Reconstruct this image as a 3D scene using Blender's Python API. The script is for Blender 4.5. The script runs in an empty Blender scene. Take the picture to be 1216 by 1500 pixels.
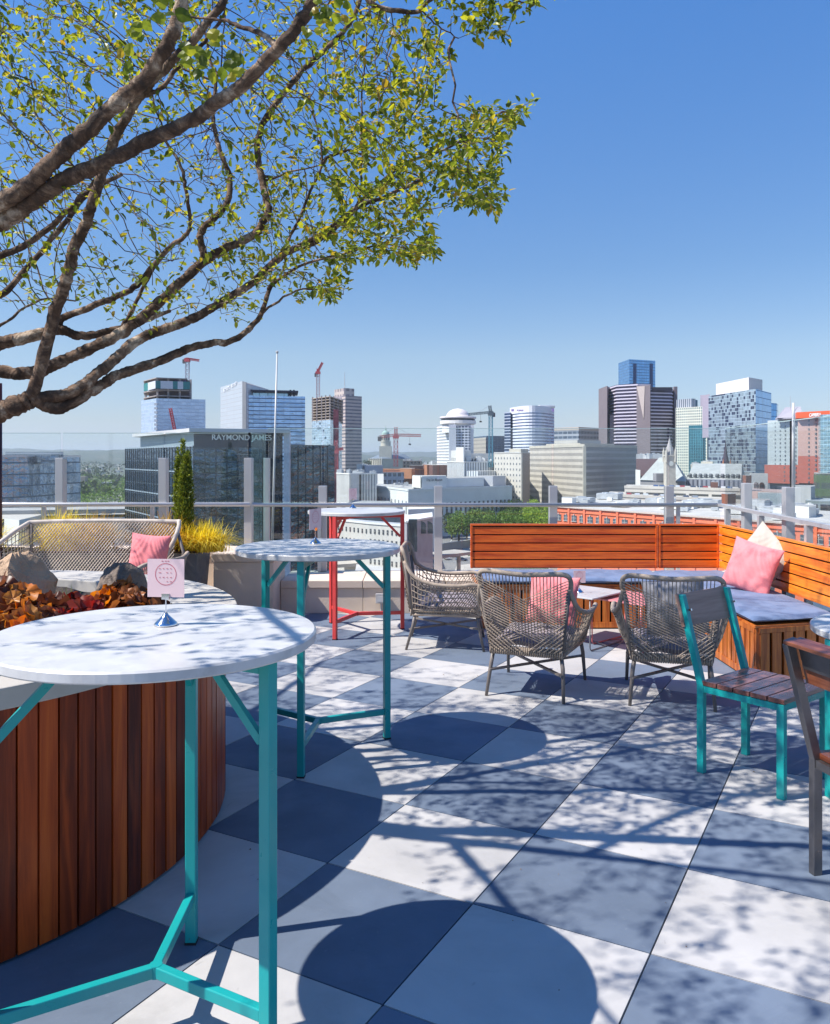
import bpy, math, random
import numpy as np
from mathutils import Vector, Matrix, Euler
R = math.radians
random.seed(7)
sc = bpy.context.scene
COL = sc.collection
# ---------------------------------------------------------------- camera
F, CX, HY, EYE = 1222.0, 608.0, 670.0, 1.551      # focal length and horizon measured in the photo's pixels
cam = bpy.data.objects.new('camera', bpy.data.cameras.new('camera'))
COL.objects.link(cam)
cam.location = (0, 0, EYE); cam.rotation_euler = (R(90), 0, 0)
cam.data.sensor_fit = 'HORIZONTAL'; cam.data.sensor_width = 36
cam.data.lens = 36 * F / 1216; cam.data.shift_y = -(750 - HY) / 1216
cam.data.clip_start = 0.05; cam.data.clip_end = 40000
sc.camera = cam
# ---------------------------------------------------------------- sun and sky
SD = Vector((-0.81, -0.21, 1.07)).normalized()     # towards the sun
ELEV = math.asin(SD.z)
w = bpy.data.worlds.new("World"); sc.world = w; w.use_nodes = True
nt = w.node_tree; bg = nt.nodes['Background']
sky = nt.nodes.new('ShaderNodeTexSky'); sky.sky_type = 'NISHITA'; sky.sun_disc = False
sky.sun_elevation = ELEV; sky.sun_rotation = math.atan2(SD.x, SD.y)
sky.altitude = 0; sky.air_density = 1.0; sky.dust_density = 0.0; sky.ozone_density = 4
_tc = nt.nodes.new('ShaderNodeTexCoord'); _sp = nt.nodes.new('ShaderNodeSeparateXYZ'); nt.links.new(_tc.outputs['Generated'], _sp.inputs[0])
_rp = nt.nodes.new('ShaderNodeValToRGB'); nt.links.new(_sp.outputs[2], _rp.inputs[0])     # white balance of the sky by height
[_rp.color_ramp.elements.new(.1*_k) for _k in (1, 2, 3, 4)]
for _e, (_p, _c) in zip(_rp.color_ramp.elements, ((0.0, (.34, .41, .66)), (.043, (.45, .455, .54)), (.12, (.56, .55, .57)), (.22, (.46, .55, .635)), (.48, (.39, .66, .90)), (1.0, (.08, .52, 1.0)))):
    _e.position = _p; _e.color = (*_c, 1)
_mx = nt.nodes.new('ShaderNodeMix'); _mx.data_type = 'RGBA'; _mx.blend_type = 'MULTIPLY'; _mx.inputs[0].default_value = 1
nt.links.new(sky.outputs[0], _mx.inputs[6]); nt.links.new(_rp.outputs[0], _mx.inputs[7])
nt.links.new(_mx.outputs[2], bg.inputs[0]); bg.inputs[1].default_value = 0.15
sl = bpy.data.lights.new('sun', 'SUN'); sl.energy = 5.0; sl.angle = R(0.48); sl.color = (1, 0.955, 0.89)
so = bpy.data.objects.new('sun', sl); COL.objects.link(so)
so.rotation_euler = SD.to_track_quat('Z', 'Y').to_euler(); so.location = (-8, -2, 12)
sc.view_settings.view_transform = 'Standard'; sc.view_settings.look = 'None'
sc.view_settings.exposure = 0.6; sc.view_settings.gamma = 1
sc.cycles.max_bounces = 8; sc.cycles.transparent_max_bounces = 24
sc.cycles.use_denoising = True

# ---------------------------------------------------------------- helpers
def W(px, py, Y): return Vector(((px - CX) / F * Y, Y, EYE + (HY - py) / F * Y))
def G(px, py, z=0.0):
    Y = (EYE - z) * F / (py - HY); return Vector(((px - CX) / F * Y, Y, z))
def XX(px, Y): return (px - CX) / F * Y
def ZZ(py, Y): return EYE + (HY - py) / F * Y
def RZ(a): return Matrix.Rotation(a, 3, 'Z')
class MB:
    def __init__(s): s.v = []; s.f = []; s.uv = None; s.mi = []
    def add(s, vs, fs, mi=0):
        n = len(s.v); s.v += [tuple(p) for p in vs]; s.f += [tuple(i + n for i in q) for q in fs]; s.mi += [mi] * len(fs); return s
    def box(s, c, d, M=None, mi=0):
        x, y, z = d[0] / 2, d[1] / 2, d[2] / 2; c = Vector(c)
        vs = [Vector(p) for p in ((-x,-y,-z),(x,-y,-z),(x,y,-z),(-x,y,-z),(-x,-y,z),(x,-y,z),(x,y,z),(-x,y,z))]
        if M is not None: vs = [M @ p for p in vs]
        return s.add([c + p for p in vs], [(0,3,2,1),(4,5,6,7),(0,1,5,4),(1,2,6,5),(2,3,7,6),(3,0,4,7)], mi)
    def bar(s, a, b, wd, dp=None, mi=0, up=(0, 0, 1)):
        a = Vector(a); b = Vector(b); d = b - a; L = d.length; d.normalize(); u = Vector(up)
        if abs(d.dot(u)) > .99: u = Vector((0, 1, 0)) if abs(d.y) < .9 else Vector((1, 0, 0))
        r = d.cross(u).normalized(); u = r.cross(d)
        M = Matrix((r, d, u)).transposed()
        return s.box((a + b) / 2, (wd, L, dp or wd), M, mi)
    def tube(s, pts, rad, n=8, cap=True, mi=0):
        pts = [Vector(p) for p in pts]; k = len(pts)
        rs = rad if isinstance(rad, (list, tuple)) else [rad] * k
        ref = None; vs = []
        for i, p in enumerate(pts):
            t = (pts[min(i + 1, k - 1)] - pts[max(i - 1, 0)])
            if t.length < 1e-9: t = Vector((0, 0, 1))
            t.normalize()
            if ref is None:
                ref = Vector((0, 0, 1)) if abs(t.z) < .9 else Vector((1, 0, 0))
            a = ref - t * ref.dot(t)
            if a.length < 1e-6: a = t.orthogonal()
            a.normalize(); b = t.cross(a); ref = a
            for j in range(n):
                q = 2 * math.pi * j / n; vs.append(p + (a * math.cos(q) + b * math.sin(q)) * rs[i])
        fs = [(i*n+j, i*n+(j+1)%n, (i+1)*n+(j+1)%n, (i+1)*n+j) for i in range(k-1) for j in range(n)]
        if cap: fs += [tuple(range(n-1,-1,-1)), tuple(range((k-1)*n, k*n))]
        return s.add(vs, fs, mi)
    def lathe(s, prof, c=(0, 0, 0), n=32, mi=0, cap=True, a0=0, a1=2*math.pi):
        c = Vector(c); k = len(prof); vs = []
        for r, z in prof:
            for j in range(n):
                q = 2 * math.pi * j / n; vs.append(c + Vector((r * math.cos(q), r * math.sin(q), z)))
        fs = [(i*n+j, i*n+(j+1)%n, (i+1)*n+(j+1)%n, (i+1)*n+j) for i in range(k-1) for j in range(n)]
        if cap: fs += [tuple(range(n-1,-1,-1)), tuple(range((k-1)*n, k*n))]
        return s.add(vs, fs, mi)
    def prism(s, poly, z0, z1, mi=0, M=None):
        n = len(poly); zz0 = z0 if isinstance(z0, (list, tuple)) else [z0]*n; zz1 = z1 if isinstance(z1, (list, tuple)) else [z1]*n
        vs = [(p[0], p[1], zz0[i]) for i, p in enumerate(poly)] + [(p[0], p[1], zz1[i]) for i, p in enumerate(poly)]
        fs = [tuple(range(n-1,-1,-1)), tuple(range(n, 2*n))] + [(i,(i+1)%n,n+(i+1)%n,n+i) for i in range(n)]
        return s.add(vs, fs, mi)
    def grid(s, rows, mi=0, closed=False):
        m = len(rows); n = len(rows[0]); vs = [p for r in rows for p in r]
        fs = [(i*n+j, i*n+j+1, (i+1)*n+j+1, (i+1)*n+j) for i in range(m-1) for j in range(n-1)]
        if closed: fs += [(i*n+n-1, i*n, (i+1)*n, (i+1)*n+n-1) for i in range(m-1)]
        return s.add(vs, fs, mi)
    def build(s, name, mats, parent=None, smooth=False, bevel=0, seg=2, origin=None):
        me = bpy.data.meshes.new(name)
        off = Vector(origin) if origin is not None else (parent.location if parent is not None and parent.rotation_euler.z == 0 and not parent.get('local') else Vector((0, 0, 0)))
        if parent is not None and parent.parent is not None and origin is None and not parent.get('local'):
            off = parent.location + parent.parent.location
        me.from_pydata([tuple(Vector(p) - off) for p in s.v], [], s.f)
        mats = mats if isinstance(mats, (list, tuple)) else [mats]
        for m in mats: me.materials.append(m)
        if len(mats) > 1: me.polygons.foreach_set('material_index', s.mi)
        if s.uv:
            ul = me.uv_layers.new(name='UVMap'); ul.data.foreach_set('uv', [c for q in s.uv for c in q])
        if smooth: me.polygons.foreach_set('use_smooth', [True] * len(me.polygons))
        me.update()
        o = bpy.data.objects.new(name, me); COL.objects.link(o)
        if parent is not None: o.parent = parent
        elif origin is not None: o.location = origin
        if bevel:
            b = o.modifiers.new('bevel', 'BEVEL'); b.width = bevel; b.segments = seg; b.limit_method = 'ANGLE'; b.angle_limit = R(40)
        return o
def tag(o, label=None, cat=None, group=None, kind=None):
    if label: o['label'] = label
    if cat: o['category'] = cat
    if group: o['group'] = group
    if kind: o['kind'] = kind
    return o
def thing(name, label, cat, loc=(0, 0, 0), rz=0, group=None, local=False):
    o = bpy.data.objects.new(name, None); COL.objects.link(o); o.location = loc; o.rotation_euler = (0, 0, rz)
    o.empty_display_size = .1
    if local: o['local'] = 1
    return tag(o, label, cat, group)
def copy_tree(o, parent=None):
    c = o.copy(); COL.objects.link(c); c.parent = parent
    for ch in list(o.children): copy_tree(ch, c)
    return c
def clean(o):
    if 'local' in o: del o['local']

# ---------------------------------------------------------------- materials
def newmat(name):
    m = bpy.data.materials.new(name); m.use_nodes = True; return m, m.node_tree, m.node_tree.nodes['Principled BSDF']
class NT:
    def __init__(s, nt): s.nt = nt; s.L = nt.links.new
    def n(s, t, **k):
        x = s.nt.nodes.new(t)
        for a, b in k.items(): setattr(x, a, b)
        return x
    def m(s, op, a, b=None, c=None):
        x = s.n('ShaderNodeMath', operation=op)
        for i, q in enumerate((a, b, c)):
            if q is None: continue
            if isinstance(q, (int, float)): x.inputs[i].default_value = q
            else: s.L(q, x.inputs[i])
        return x.outputs[0]
    def mix(s, f, a, b):
        x = s.n('ShaderNodeMix', data_type='RGBA')
        for i, q in ((0, f), (6, a), (7, b)):
            if isinstance(q, (int, float)): x.inputs[i].default_value = q
            elif isinstance(q, (tuple, list)): x.inputs[i].default_value = (*q[:3], 1)
            else: s.L(q, x.inputs[i])
        return x.outputs[2]
    def noise(s, scale, vec=None, detail=4, rough=.55, dist=0, out=0):
        x = s.n('ShaderNodeTexNoise'); x.inputs['Scale'].default_value = scale; x.inputs['Detail'].default_value = detail
        x.inputs['Roughness'].default_value = rough; x.inputs['Distortion'].default_value = dist
        if vec is not None: s.L(vec, x.inputs['Vector'])
        return x.outputs[out]
    def ramp(s, f, stops):
        x = s.n('ShaderNodeValToRGB'); e = x.color_ramp.elements
        while len(e) < len(stops): e.new(.5)
        for i, (p, c) in enumerate(stops):
            e[i].position = p; e[i].color = (*c, 1) if len(c) == 3 else c
        s.L(f, x.inputs[0]); return x.outputs[0]
    def obj(s): return s.n('ShaderNodeTexCoord').outputs['Object']
    def mapv(s, vec, scale=(1, 1, 1), rot=(0, 0, 0)):
        x = s.n('ShaderNodeMapping'); x.inputs['Scale'].default_value = scale; x.inputs['Rotation'].default_value = rot
        s.L(vec, x.inputs[0]); return x.outputs[0]
    def bump(s, h, st, dist=.01):
        x = s.n('ShaderNodeBump'); x.inputs['Strength'].default_value = st; x.inputs['Distance'].default_value = dist
        s.L(h, x.inputs['Height']); return x.outputs[0]
def mul(c, k): return tuple(min(1, v * k) for v in c)
def mat(name, col, rough=.6, metal=0, var=.15, vs=3.0, bump=0, bs=30, bd=.004, spec=.5, coat=0, dirt=None, ds=1.5):
    m, t, b = newmat(name); N = NT(t)
    co = N.obj(); f = N.noise(vs, co, 6)
    c = N.ramp(f, [(.3, mul(col, 1 - var)), (.7, mul(col, 1 + var))])
    if dirt: 
        d = N.ramp(N.noise(ds, co, 8, .65), [(.5, (0,0,0)), (.72, (1,1,1))]); c = N.mix(N.m('MULTIPLY', d, .5), c, dirt)
    N.L(c, b.inputs['Base Color']); b.inputs['Metallic'].default_value = metal
    r = N.ramp(N.noise(vs * 4, co), [(.3, (rough * .8,) * 3), (.7, (min(1, rough * 1.2),) * 3)]); N.L(r, b.inputs['Roughness'])
    b.inputs['Specular IOR Level'].default_value = spec
    if coat: b.inputs['Coat Weight'].default_value = coat; b.inputs['Coat Roughness'].default_value = .15
    if bump: N.L(N.bump(N.noise(bs, co, 5), bump, bd), b.inputs['Normal'])
    return m
def wood(name, c1, c2, axis=0, rough=.4, coat=.3, board=None, scale=1.0):
    """wood grain running along an axis; board = (axis, pitch) gives each board its own tone"""
    m, t, b = newmat(name); N = NT(t); co = N.obj()
    s = [14 * scale] * 3; s[axis] = 1.1 * scale
    g = N.noise(1.6, N.mapv(co, s), 8, .62, .6)
    g2 = N.noise(5.5, N.mapv(co, s), 4, .6, .2)
    f = N.m('ADD', N.m('MULTIPLY', g, .75), N.m('MULTIPLY', g2, .25))
    if board:
        sp = N.n('ShaderNodeSeparateXYZ'); N.L(co, sp.inputs[0])
        idx = N.m('FLOOR', N.m('DIVIDE', sp.outputs[board[0]], board[1]))
        wn = N.n('ShaderNodeTexWhiteNoise', noise_dimensions='1D'); N.L(idx, wn.inputs['W'])
        f = N.m('ADD', f, N.m('MULTIPLY', N.m('SUBTRACT', wn.outputs[0], .5), .34))
    c = N.ramp(f, [(.30, mul(c1, .7)), (.42, c1), (.54, tuple((a + d) / 2 for a, d in zip(c1, c2))), (.66, c2), (.8, c1)])
    kn = N.ramp(N.noise(2.3, co, 2), [(.34, (1, 1, 1)), (.42, (0, 0, 0))])
    c = N.mix(N.m('MULTIPLY', kn, .22), c, mul(c1, .5))
    N.L(c, b.inputs['Base Color'])
    N.L(N.ramp(g, [(.3, (rough * .8,) * 3), (.8, (rough * 1.3,) * 3)]), b.inputs['Roughness'])
    b.inputs['Coat Weight'].default_value = coat; b.inputs['Coat Roughness'].default_value = .2
    N.L(N.bump(f, .25, .002), b.inputs['Normal'])
    return m
def paint(name, col, rough=.32, chip=(.08, .08, .08)):
    m, t, b = newmat(name); N = NT(t); co = N.obj()
    c = N.ramp(N.noise(2.5, co, 5), [(.3, mul(col, .9)), (.7, mul(col, 1.08))])
    d = N.ramp(N.noise(26, co, 6, .7), [(.69, (0, 0, 0)), (.72, (1, 1, 1))]); c = N.mix(N.m('MULTIPLY', d, .55), c, chip)
    N.L(c, b.inputs['Base Color']); N.L(N.ramp(N.noise(12, co), [(.3, (rough * .8,) * 3), (.7, (rough * 1.5,) * 3)]), b.inputs['Roughness'])
    N.L(N.bump(N.noise(90, co, 3), .06, .002), b.inputs['Normal']); return m
def fabric(name, col, pat=None, ws=260):
    m, t, b = newmat(name); N = NT(t); co = N.obj()
    c = N.ramp(N.noise(4, co, 5), [(.3, mul(col, .88)), (.7, mul(col, 1.1))])
    if pat:
        k = N.ramp(N.noise(pat[1], co, 3, .5, .8), [(.45, (0,0,0)), (.55, (1,1,1))]); c = N.mix(k, c, pat[0])
    wv = N.noise(ws, co, 2); c = N.mix(.18, c, N.ramp(wv, [(.35, mul(col, .6)), (.65, mul(col, 1.25))]))
    N.L(c, b.inputs['Base Color']); b.inputs['Roughness'].default_value = .9; b.inputs['Specular IOR Level'].default_value = .2
    b.inputs['Sheen Weight'].default_value = .2
    h = N.m('ADD', N.m('MULTIPLY', N.noise(7, co, 4, .5, .5), 4), wv)
    N.L(N.bump(h, .35, .006), b.inputs['Normal']); return m
def facade(name, wall, glass, du, dv, wu, wv, var=.25, gm=.75, gr=.1, wave=.0, wall_rough=.7, wallvar=.08, blinds=0, bc=(.6,.62,.6), refl_streak=0, refl_col=(.6,.65,.7)):
    """storey and bay grid in the wall's own UV metres: glazed cells between wall bands"""
    m, t, b = newmat(name); N = NT(t)
    uv = N.n('ShaderNodeUVMap').outputs[0]; sp = N.n('ShaderNodeSeparateXYZ'); N.L(uv, sp.inputs[0])
    U = N.m('DIVIDE', sp.outputs[0], du); V = N.m('DIVIDE', sp.outputs[1], dv)
    def inside(X, wd): return N.m('LESS_THAN', N.m('ABSOLUTE', N.m('SUBTRACT', N.m('FRACT', X), .5)), wd / 2)
    mask = N.m('MULTIPLY', inside(U, wu), inside(V, wv)) if wu < 1 else inside(V, wv)
    cb = N.n('ShaderNodeCombineXYZ'); N.L(N.m('FLOOR', U), cb.inputs[0]); N.L(N.m('FLOOR', V), cb.inputs[1])
    wn = N.n('ShaderNodeTexWhiteNoise', noise_dimensions='2D'); N.L(cb.outputs[0], wn.inputs['Vector'])
    g = N.ramp(wn.outputs[0], [(0, mul(glass, 1 - var)), (1, mul(glass, 1 + var))])
    if blinds:
        k = N.m('GREATER_THAN', wn.outputs[0], 1 - blinds); g = N.mix(k, g, bc)
    if refl_streak:  # city reflections painted into the glass colour as pale streaks
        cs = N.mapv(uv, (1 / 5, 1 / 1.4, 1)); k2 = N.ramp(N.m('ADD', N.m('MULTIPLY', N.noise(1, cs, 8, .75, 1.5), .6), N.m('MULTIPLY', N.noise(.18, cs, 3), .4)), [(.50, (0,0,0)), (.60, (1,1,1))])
        g = N.mix(N.m('MULTIPLY', k2, refl_streak), g, refl_col)
    wcol = N.ramp(N.noise(.15, N.obj(), 6), [(.3, mul(wall, 1 - wallvar)), (.7, mul(wall, 1 + wallvar))])
    N.L(N.mix(mask, wcol, g), b.inputs['Base Color'])
    met = N.m('MULTIPLY', mask, gm)
    if blinds: met = N.m('MULTIPLY', met, N.m('SUBTRACT', 1, N.m('MULTIPLY', k, .8)))
    N.L(met, b.inputs['Metallic'])
    N.L(N.m('ADD', N.m('MULTIPLY', mask, gr - wall_rough), wall_rough), b.inputs['Roughness'])
    if wave:
        nz = N.noise(.5, N.mapv(N.obj(), (1, 1, 1.8)), 3, .5, .4)
        h = N.m('ADD', N.m('MULTIPLY', nz, 2.0), N.m('MULTIPLY', wn.outputs[0], .12))
        N.L(N.bump(h, wave, 1.0), b.inputs['Normal'])
    return m
def glassmat(name, tint=(.955, .985, .98), refl=1.0):
    m = bpy.data.materials.new(name); m.use_nodes = True; t = m.node_tree; t.nodes.clear(); N = NT(t)
    out = N.n('ShaderNodeOutputMaterial'); tr = N.n('ShaderNodeBsdfTransparent'); tr.inputs[0].default_value = (*tint, 1)
    gl = N.n('ShaderNodeBsdfGlossy'); gl.inputs['Roughness'].default_value = .02; gl.inputs[0].default_value = (1, 1, 1, 1)
    fr = N.n('ShaderNodeLayerWeight'); fr.inputs[0].default_value = .5; fz = N.m('ADD', N.m('MULTIPLY', N.m('POWER', fr.outputs['Facing'], 5), .9), .03)
    df = N.n('ShaderNodeBsdfDiffuse'); df.inputs[0].default_value = (.8, .85, .86, 1)
    mx = N.n('ShaderNodeMixShader'); N.L(N.m('MULTIPLY', fz, refl*1.0), mx.inputs[0]); N.L(tr.outputs[0], mx.inputs[1]); N.L(gl.outputs[0], mx.inputs[2])
    m2 = N.n('ShaderNodeMixShader'); dk = N.ramp(N.noise(1.4, N.obj(), 8, .7), [(.35, (.004,) * 3), (.8, (.035,) * 3)])
    N.L(dk, m2.inputs[0]); N.L(mx.outputs[0], m2.inputs[1]); N.L(df.outputs[0], m2.inputs[2])
    N.L(m2.outputs[0], out.inputs[0]); return m
def leafmat(name, cols, trans=.45, rough=.45, vs=1.3):
    m, t, b = newmat(name); N = NT(t); out = t.nodes['Material Output']
    f = N.n('ShaderNodeNewGeometry').outputs['Random Per Island']
    n = N.noise(vs, N.obj(), 3)
    f2 = N.m('ADD', N.m('MULTIPLY', f, .6), N.m('MULTIPLY', n, .4))
    k = len(cols); c = N.ramp(f2, [(.15 + .7 * i / (k - 1), q) for i, q in enumerate(cols)])
    N.L(c, b.inputs['Base Color']); b.inputs['Roughness'].default_value = rough; b.inputs['Specular IOR Level'].default_value = .4
    tl = N.n('ShaderNodeBsdfTranslucent'); N.L(N.mix(1, c, c), tl.inputs[0])
    br = N.n('ShaderNodeHueSaturation'); br.inputs['Value'].default_value = 1.7; br.inputs['Saturation'].default_value = 1.05; N.L(c, br.inputs['Color']); N.L(br.outputs[0], tl.inputs[0])
    mx = N.n('ShaderNodeMixShader'); mx.inputs[0].default_value = trans; N.L(b.outputs[0], mx.inputs[1]); N.L(tl.outputs[0], mx.inputs[2])
    N.L(mx.outputs[0], out.inputs[0]); return m
M = {}
M['teal'] = paint('teal_paint', (.008, .30, .29)); M['red'] = paint('coral_paint', (.62, .055, .05))
M['pinkwire'] = paint('pink_wire_paint', (.62, .16, .15)); M['greywire'] = paint('grey_wire_paint', (.16, .16, .17))
M['marble'] = mat('pale_marble', (.54, .53, .515), .38, var=.12, vs=7, dirt=(.30, .29, .285), ds=9, coat=.1)
M['concrete'] = mat('concrete', (.68, .55, .44), .85, var=.12, vs=2.2, bump=.35, bs=60, dirt=(.24, .21, .18))
M['stone'] = mat('cap_stone', (.46, .43, .39), .8, var=.12, vs=3, bump=.3, bs=50, dirt=(.28, .26, .24))
M['alu'] = mat('aluminium_post', (.52, .51, .51), .42, .45, var=.06, vs=1)
M['steel'] = mat('brushed_steel', (.19, .18, .18), .34, .85, var=.2, vs=9, dirt=(.12, .1, .09), ds=5)
M['chrome'] = mat('polished_metal', (.7, .7, .72), .1, 1, var=.03)
M['card'] = mat('pink_card', (.74, .53, .53), .6, var=.04)
M['cardink'] = mat('red_ink', (.52, .06, .10), .6, var=.05)
M['dark'] = mat('dark_void', (.012, .012, .013), .8)
M['clad'] = wood('ipe_cladding', (.075, .018, .008), (.26, .085, .032), 2, .38, .25)
M['bench'] = wood('oiled_bench_wood', (.36, .065, .008), (.74, .235, .035), 0, .42, .25)
M['bench_y'] = wood('oiled_bench_wood_side', (.40, .085, .010), (.80, .29, .045), 1, .42, .25)
M['bench_z'] = wood('oiled_bench_wood_upright', (.34, .075, .010), (.68, .22, .04), 2, .45, .2)
M['chairwood'] = wood('dark_chair_wood', (.10, .035, .028), (.30, .13, .10), 0, .3, .5)
M['chairwood_red'] = wood('red_chair_wood', (.12, .030, .012), (.30, .10, .045), 0, .35, .4)
M['rope'] = mat('grey_rope', (.36, .285, .22), .85, var=.25, vs=14, bump=.6, bs=160)
M['rope_light'] = mat('pale_rope', (.58, .50, .42), .85, var=.18, vs=14, bump=.6, bs=160)
M['legm'] = mat('taupe_powder_coat', (.17, .145, .13), .5, var=.1)
M['pink'] = fabric('pink_fabric', (.86, .25, .26)); M['cream'] = fabric('cream_fabric', (.50, .455, .39)); M['greyf'] = fabric('grey_fabric', (.22, .22, .24))
M['blue'] = fabric('blue_seat_fabric', (.115, .165, .28), ((.16, .215, .34), 3.5))
M['seatpad'] = fabric('lilac_grey_fabric', (.30, .25, .27)); M['linen'] = fabric('linen_fabric', (.56, .49, .42))
M['glass'] = glassmat('clear_glass'); M['glassedge'] = glassmat('green_glass', (.80, .93, .91), 1.2)
M['rim'] = mat('polished_glass_edge', (.46, .60, .58), .3, var=.03)
# ================================================================ TERRACE
# ---- floor: square pavers laid in a chequer, measured from the joints
TH = 0.4986; S = 0.6096; P0 = Vector((-0.0913, 2.3637, 0))
def tilemat(name, col, spk):
    m, t, b = newmat(name); N = NT(t); co = N.obj()
    a = N.noise(1.3, co, 8, .62, .4); c = N.ramp(a, [(.3, mul(col, .80)), (.7, mul(col, 1.14))])
    st = N.ramp(N.noise(.9, N.mapv(co, (1, 1.6, 1)), 9, .72, 1.4), [(.52, (0,0,0)), (.66, (1,1,1))]); c = N.mix(N.m('MULTIPLY', st, .28), c, mul(col, .55))
    ri = N.n('ShaderNodeNewGeometry').outputs['Random Per Island']
    c = N.mix(1.0, c, c); hs = N.n('ShaderNodeHueSaturation'); N.L(c, hs.inputs['Color']); N.L(N.m('ADD', N.m('MULTIPLY', ri, .16), .92), hs.inputs['Value']); c = hs.outputs[0]
    c = N.mix(N.m('MULTIPLY', N.ramp(N.noise(38, co, 6, .75), [(.60, (0,0,0)), (.70, (1,1,1))]), .35), c, spk)
    c = N.mix(N.m('MULTIPLY', N.ramp(N.noise(7, co, 3, .5, 2), [(.70, (0,0,0)), (.73, (1,1,1))]), .25), c, mul(col, .45))
    N.L(c, b.inputs['Base Color']); N.L(N.ramp(N.noise(5, co, 6), [(.3, (.5,)*3), (.7, (.72,)*3)]), b.inputs['Roughness'])
    b.inputs['Specular IOR Level'].default_value = .3
    N.L(N.bump(N.noise(120, co, 4), .12, .002), b.inputs['Normal']); return m
TL = tilemat('light_porcelain', (.455, .44, .425), (.46, .44, .42)); TD = tilemat('dark_porcelain', (.135, .17, .225), (.23, .25, .28))
fl = MB(); A = Vector((math.sin(TH), math.cos(TH), 0)); Bv = Vector((math.cos(TH), -math.sin(TH), 0)); g = .0028
for i in range(-9, 16):
    for j in range(-14, 12):
        c = P0 + A * (S * i) + Bv * (S * j)
        if c.y < -2.2 or c.y > 9.6 or abs(c.x) > 6.2: continue
        q = [c + A*g + Bv*g, c + A*g + Bv*(S-g), c + A*(S-g) + Bv*(S-g), c + A*(S-g) + Bv*g]
        if max(p.y for p in q) > 9.1: continue
        fl.prism([(p.x, p.y) for p in q][::-1], -.02, random.uniform(-.0006, .0006), 1 if (i + j) % 2 else 0)
floor = fl.build('terrace_floor', [TL, TD]); tag(floor, kind='structure')
sb = MB(); sb.box((0, 3.35, -.20), (13.4, 11.5, .34)); tag(sb.build('terrace_slab', mat('slab', (.05, .05, .055), .9)), kind='structure')

# ---- round tree planter
PC = Vector((-2.34, 3.57, 0))
pl = thing('round_planter', 'big round planter clad in upright red brown boards with a stone rim', 'planter', PC)
mb = MB(); nb = 138
for k in range(nb):
    a0 = 2*math.pi*k/nb; a1 = 2*math.pi*(k+1)/nb - .0042/1.49*1.3; am = (a0+a1)/2; ro = 1.49 + random.uniform(-.0015, .0015)
    po = [(PC.x + r*math.cos(a), PC.y + r*math.sin(a)) for r, a in ((ro-.02, a0), (ro, a0+.0006), (ro, a1-.0006), (ro-.02, a1))]
    mb.prism(po[::-1], .012, .792)
def cladmat():
    m, t, b = newmat('ipe_boards'); N = NT(t); co = N.obj(); s = (14, 14, 1.0)
    g = N.noise(1.8, N.mapv(co, s), 8, .62, .5); ri = N.n('ShaderNodeNewGeometry').outputs['Random Per Island']
    f = N.m('ADD', N.m('MULTIPLY', g, .6), N.m('MULTIPLY', ri, .30))
    c = N.ramp(f, [(.28, (.07, .009, .003)), (.41, (.19, .026, .004)), (.54, (.40, .060, .008)), (.72, (.62, .125, .016))])
    N.L(c, b.inputs['Base Color']); N.L(N.ramp(N.noise(2, co, 5), [(.3, (.30,)*3), (.7, (.52,)*3)]), b.inputs['Roughness'])
    b.inputs['Coat Weight'].default_value = .12; b.inputs['Coat Roughness'].default_value = .25; b.inputs['Specular IOR Level'].default_value = .25
    N.L(N.bump(f, .3, .002), b.inputs['Normal']); return m
mb.build('cladding', cladmat(), pl)
mb = MB(); mb.lathe([(1.465, .0), (1.465, .79)], PC, 96, cap=False); mb.build('liner', M['dark'], pl)
mb = MB(); nc = 14
for k in range(nc):
    a0 = 2*math.pi*k/nc + .1; a1 = 2*math.pi*(k+1)/nc + .1 - .004; rows = []
    st = [a0 + (a1-a0)*i/10 for i in range(11)]
    po = [(PC.x + 1.545*math.cos(a), PC.y + 1.545*math.sin(a)) for a in st] + [(PC.x + 1.20*math.cos(a), PC.y + 1.20*math.sin(a)) for a in st[::-1]]
    mb.prism(po, .794, .862)
mb.build('stone_rim', M['stone'], pl, bevel=.006)
mb = MB(); random.seed(3); rows = []
for i in range(14):
    r = 1.21 * i / 13; rows.append([PC + Vector((r*math.cos(q), r*math.sin(q), .80 + .05*math.sin(3*q + i) * (i < 12) + random.uniform(0, .03) - .02*i/13)) for q in [2*math.pi*j/40 for j in range(40)]])
mb.grid(rows, closed=True); mb.build('soil', mat('soil', (.055, .038, .026), .95, var=.4, vs=9, bump=.8, bs=30, bd=.02), pl, smooth=True)

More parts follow.
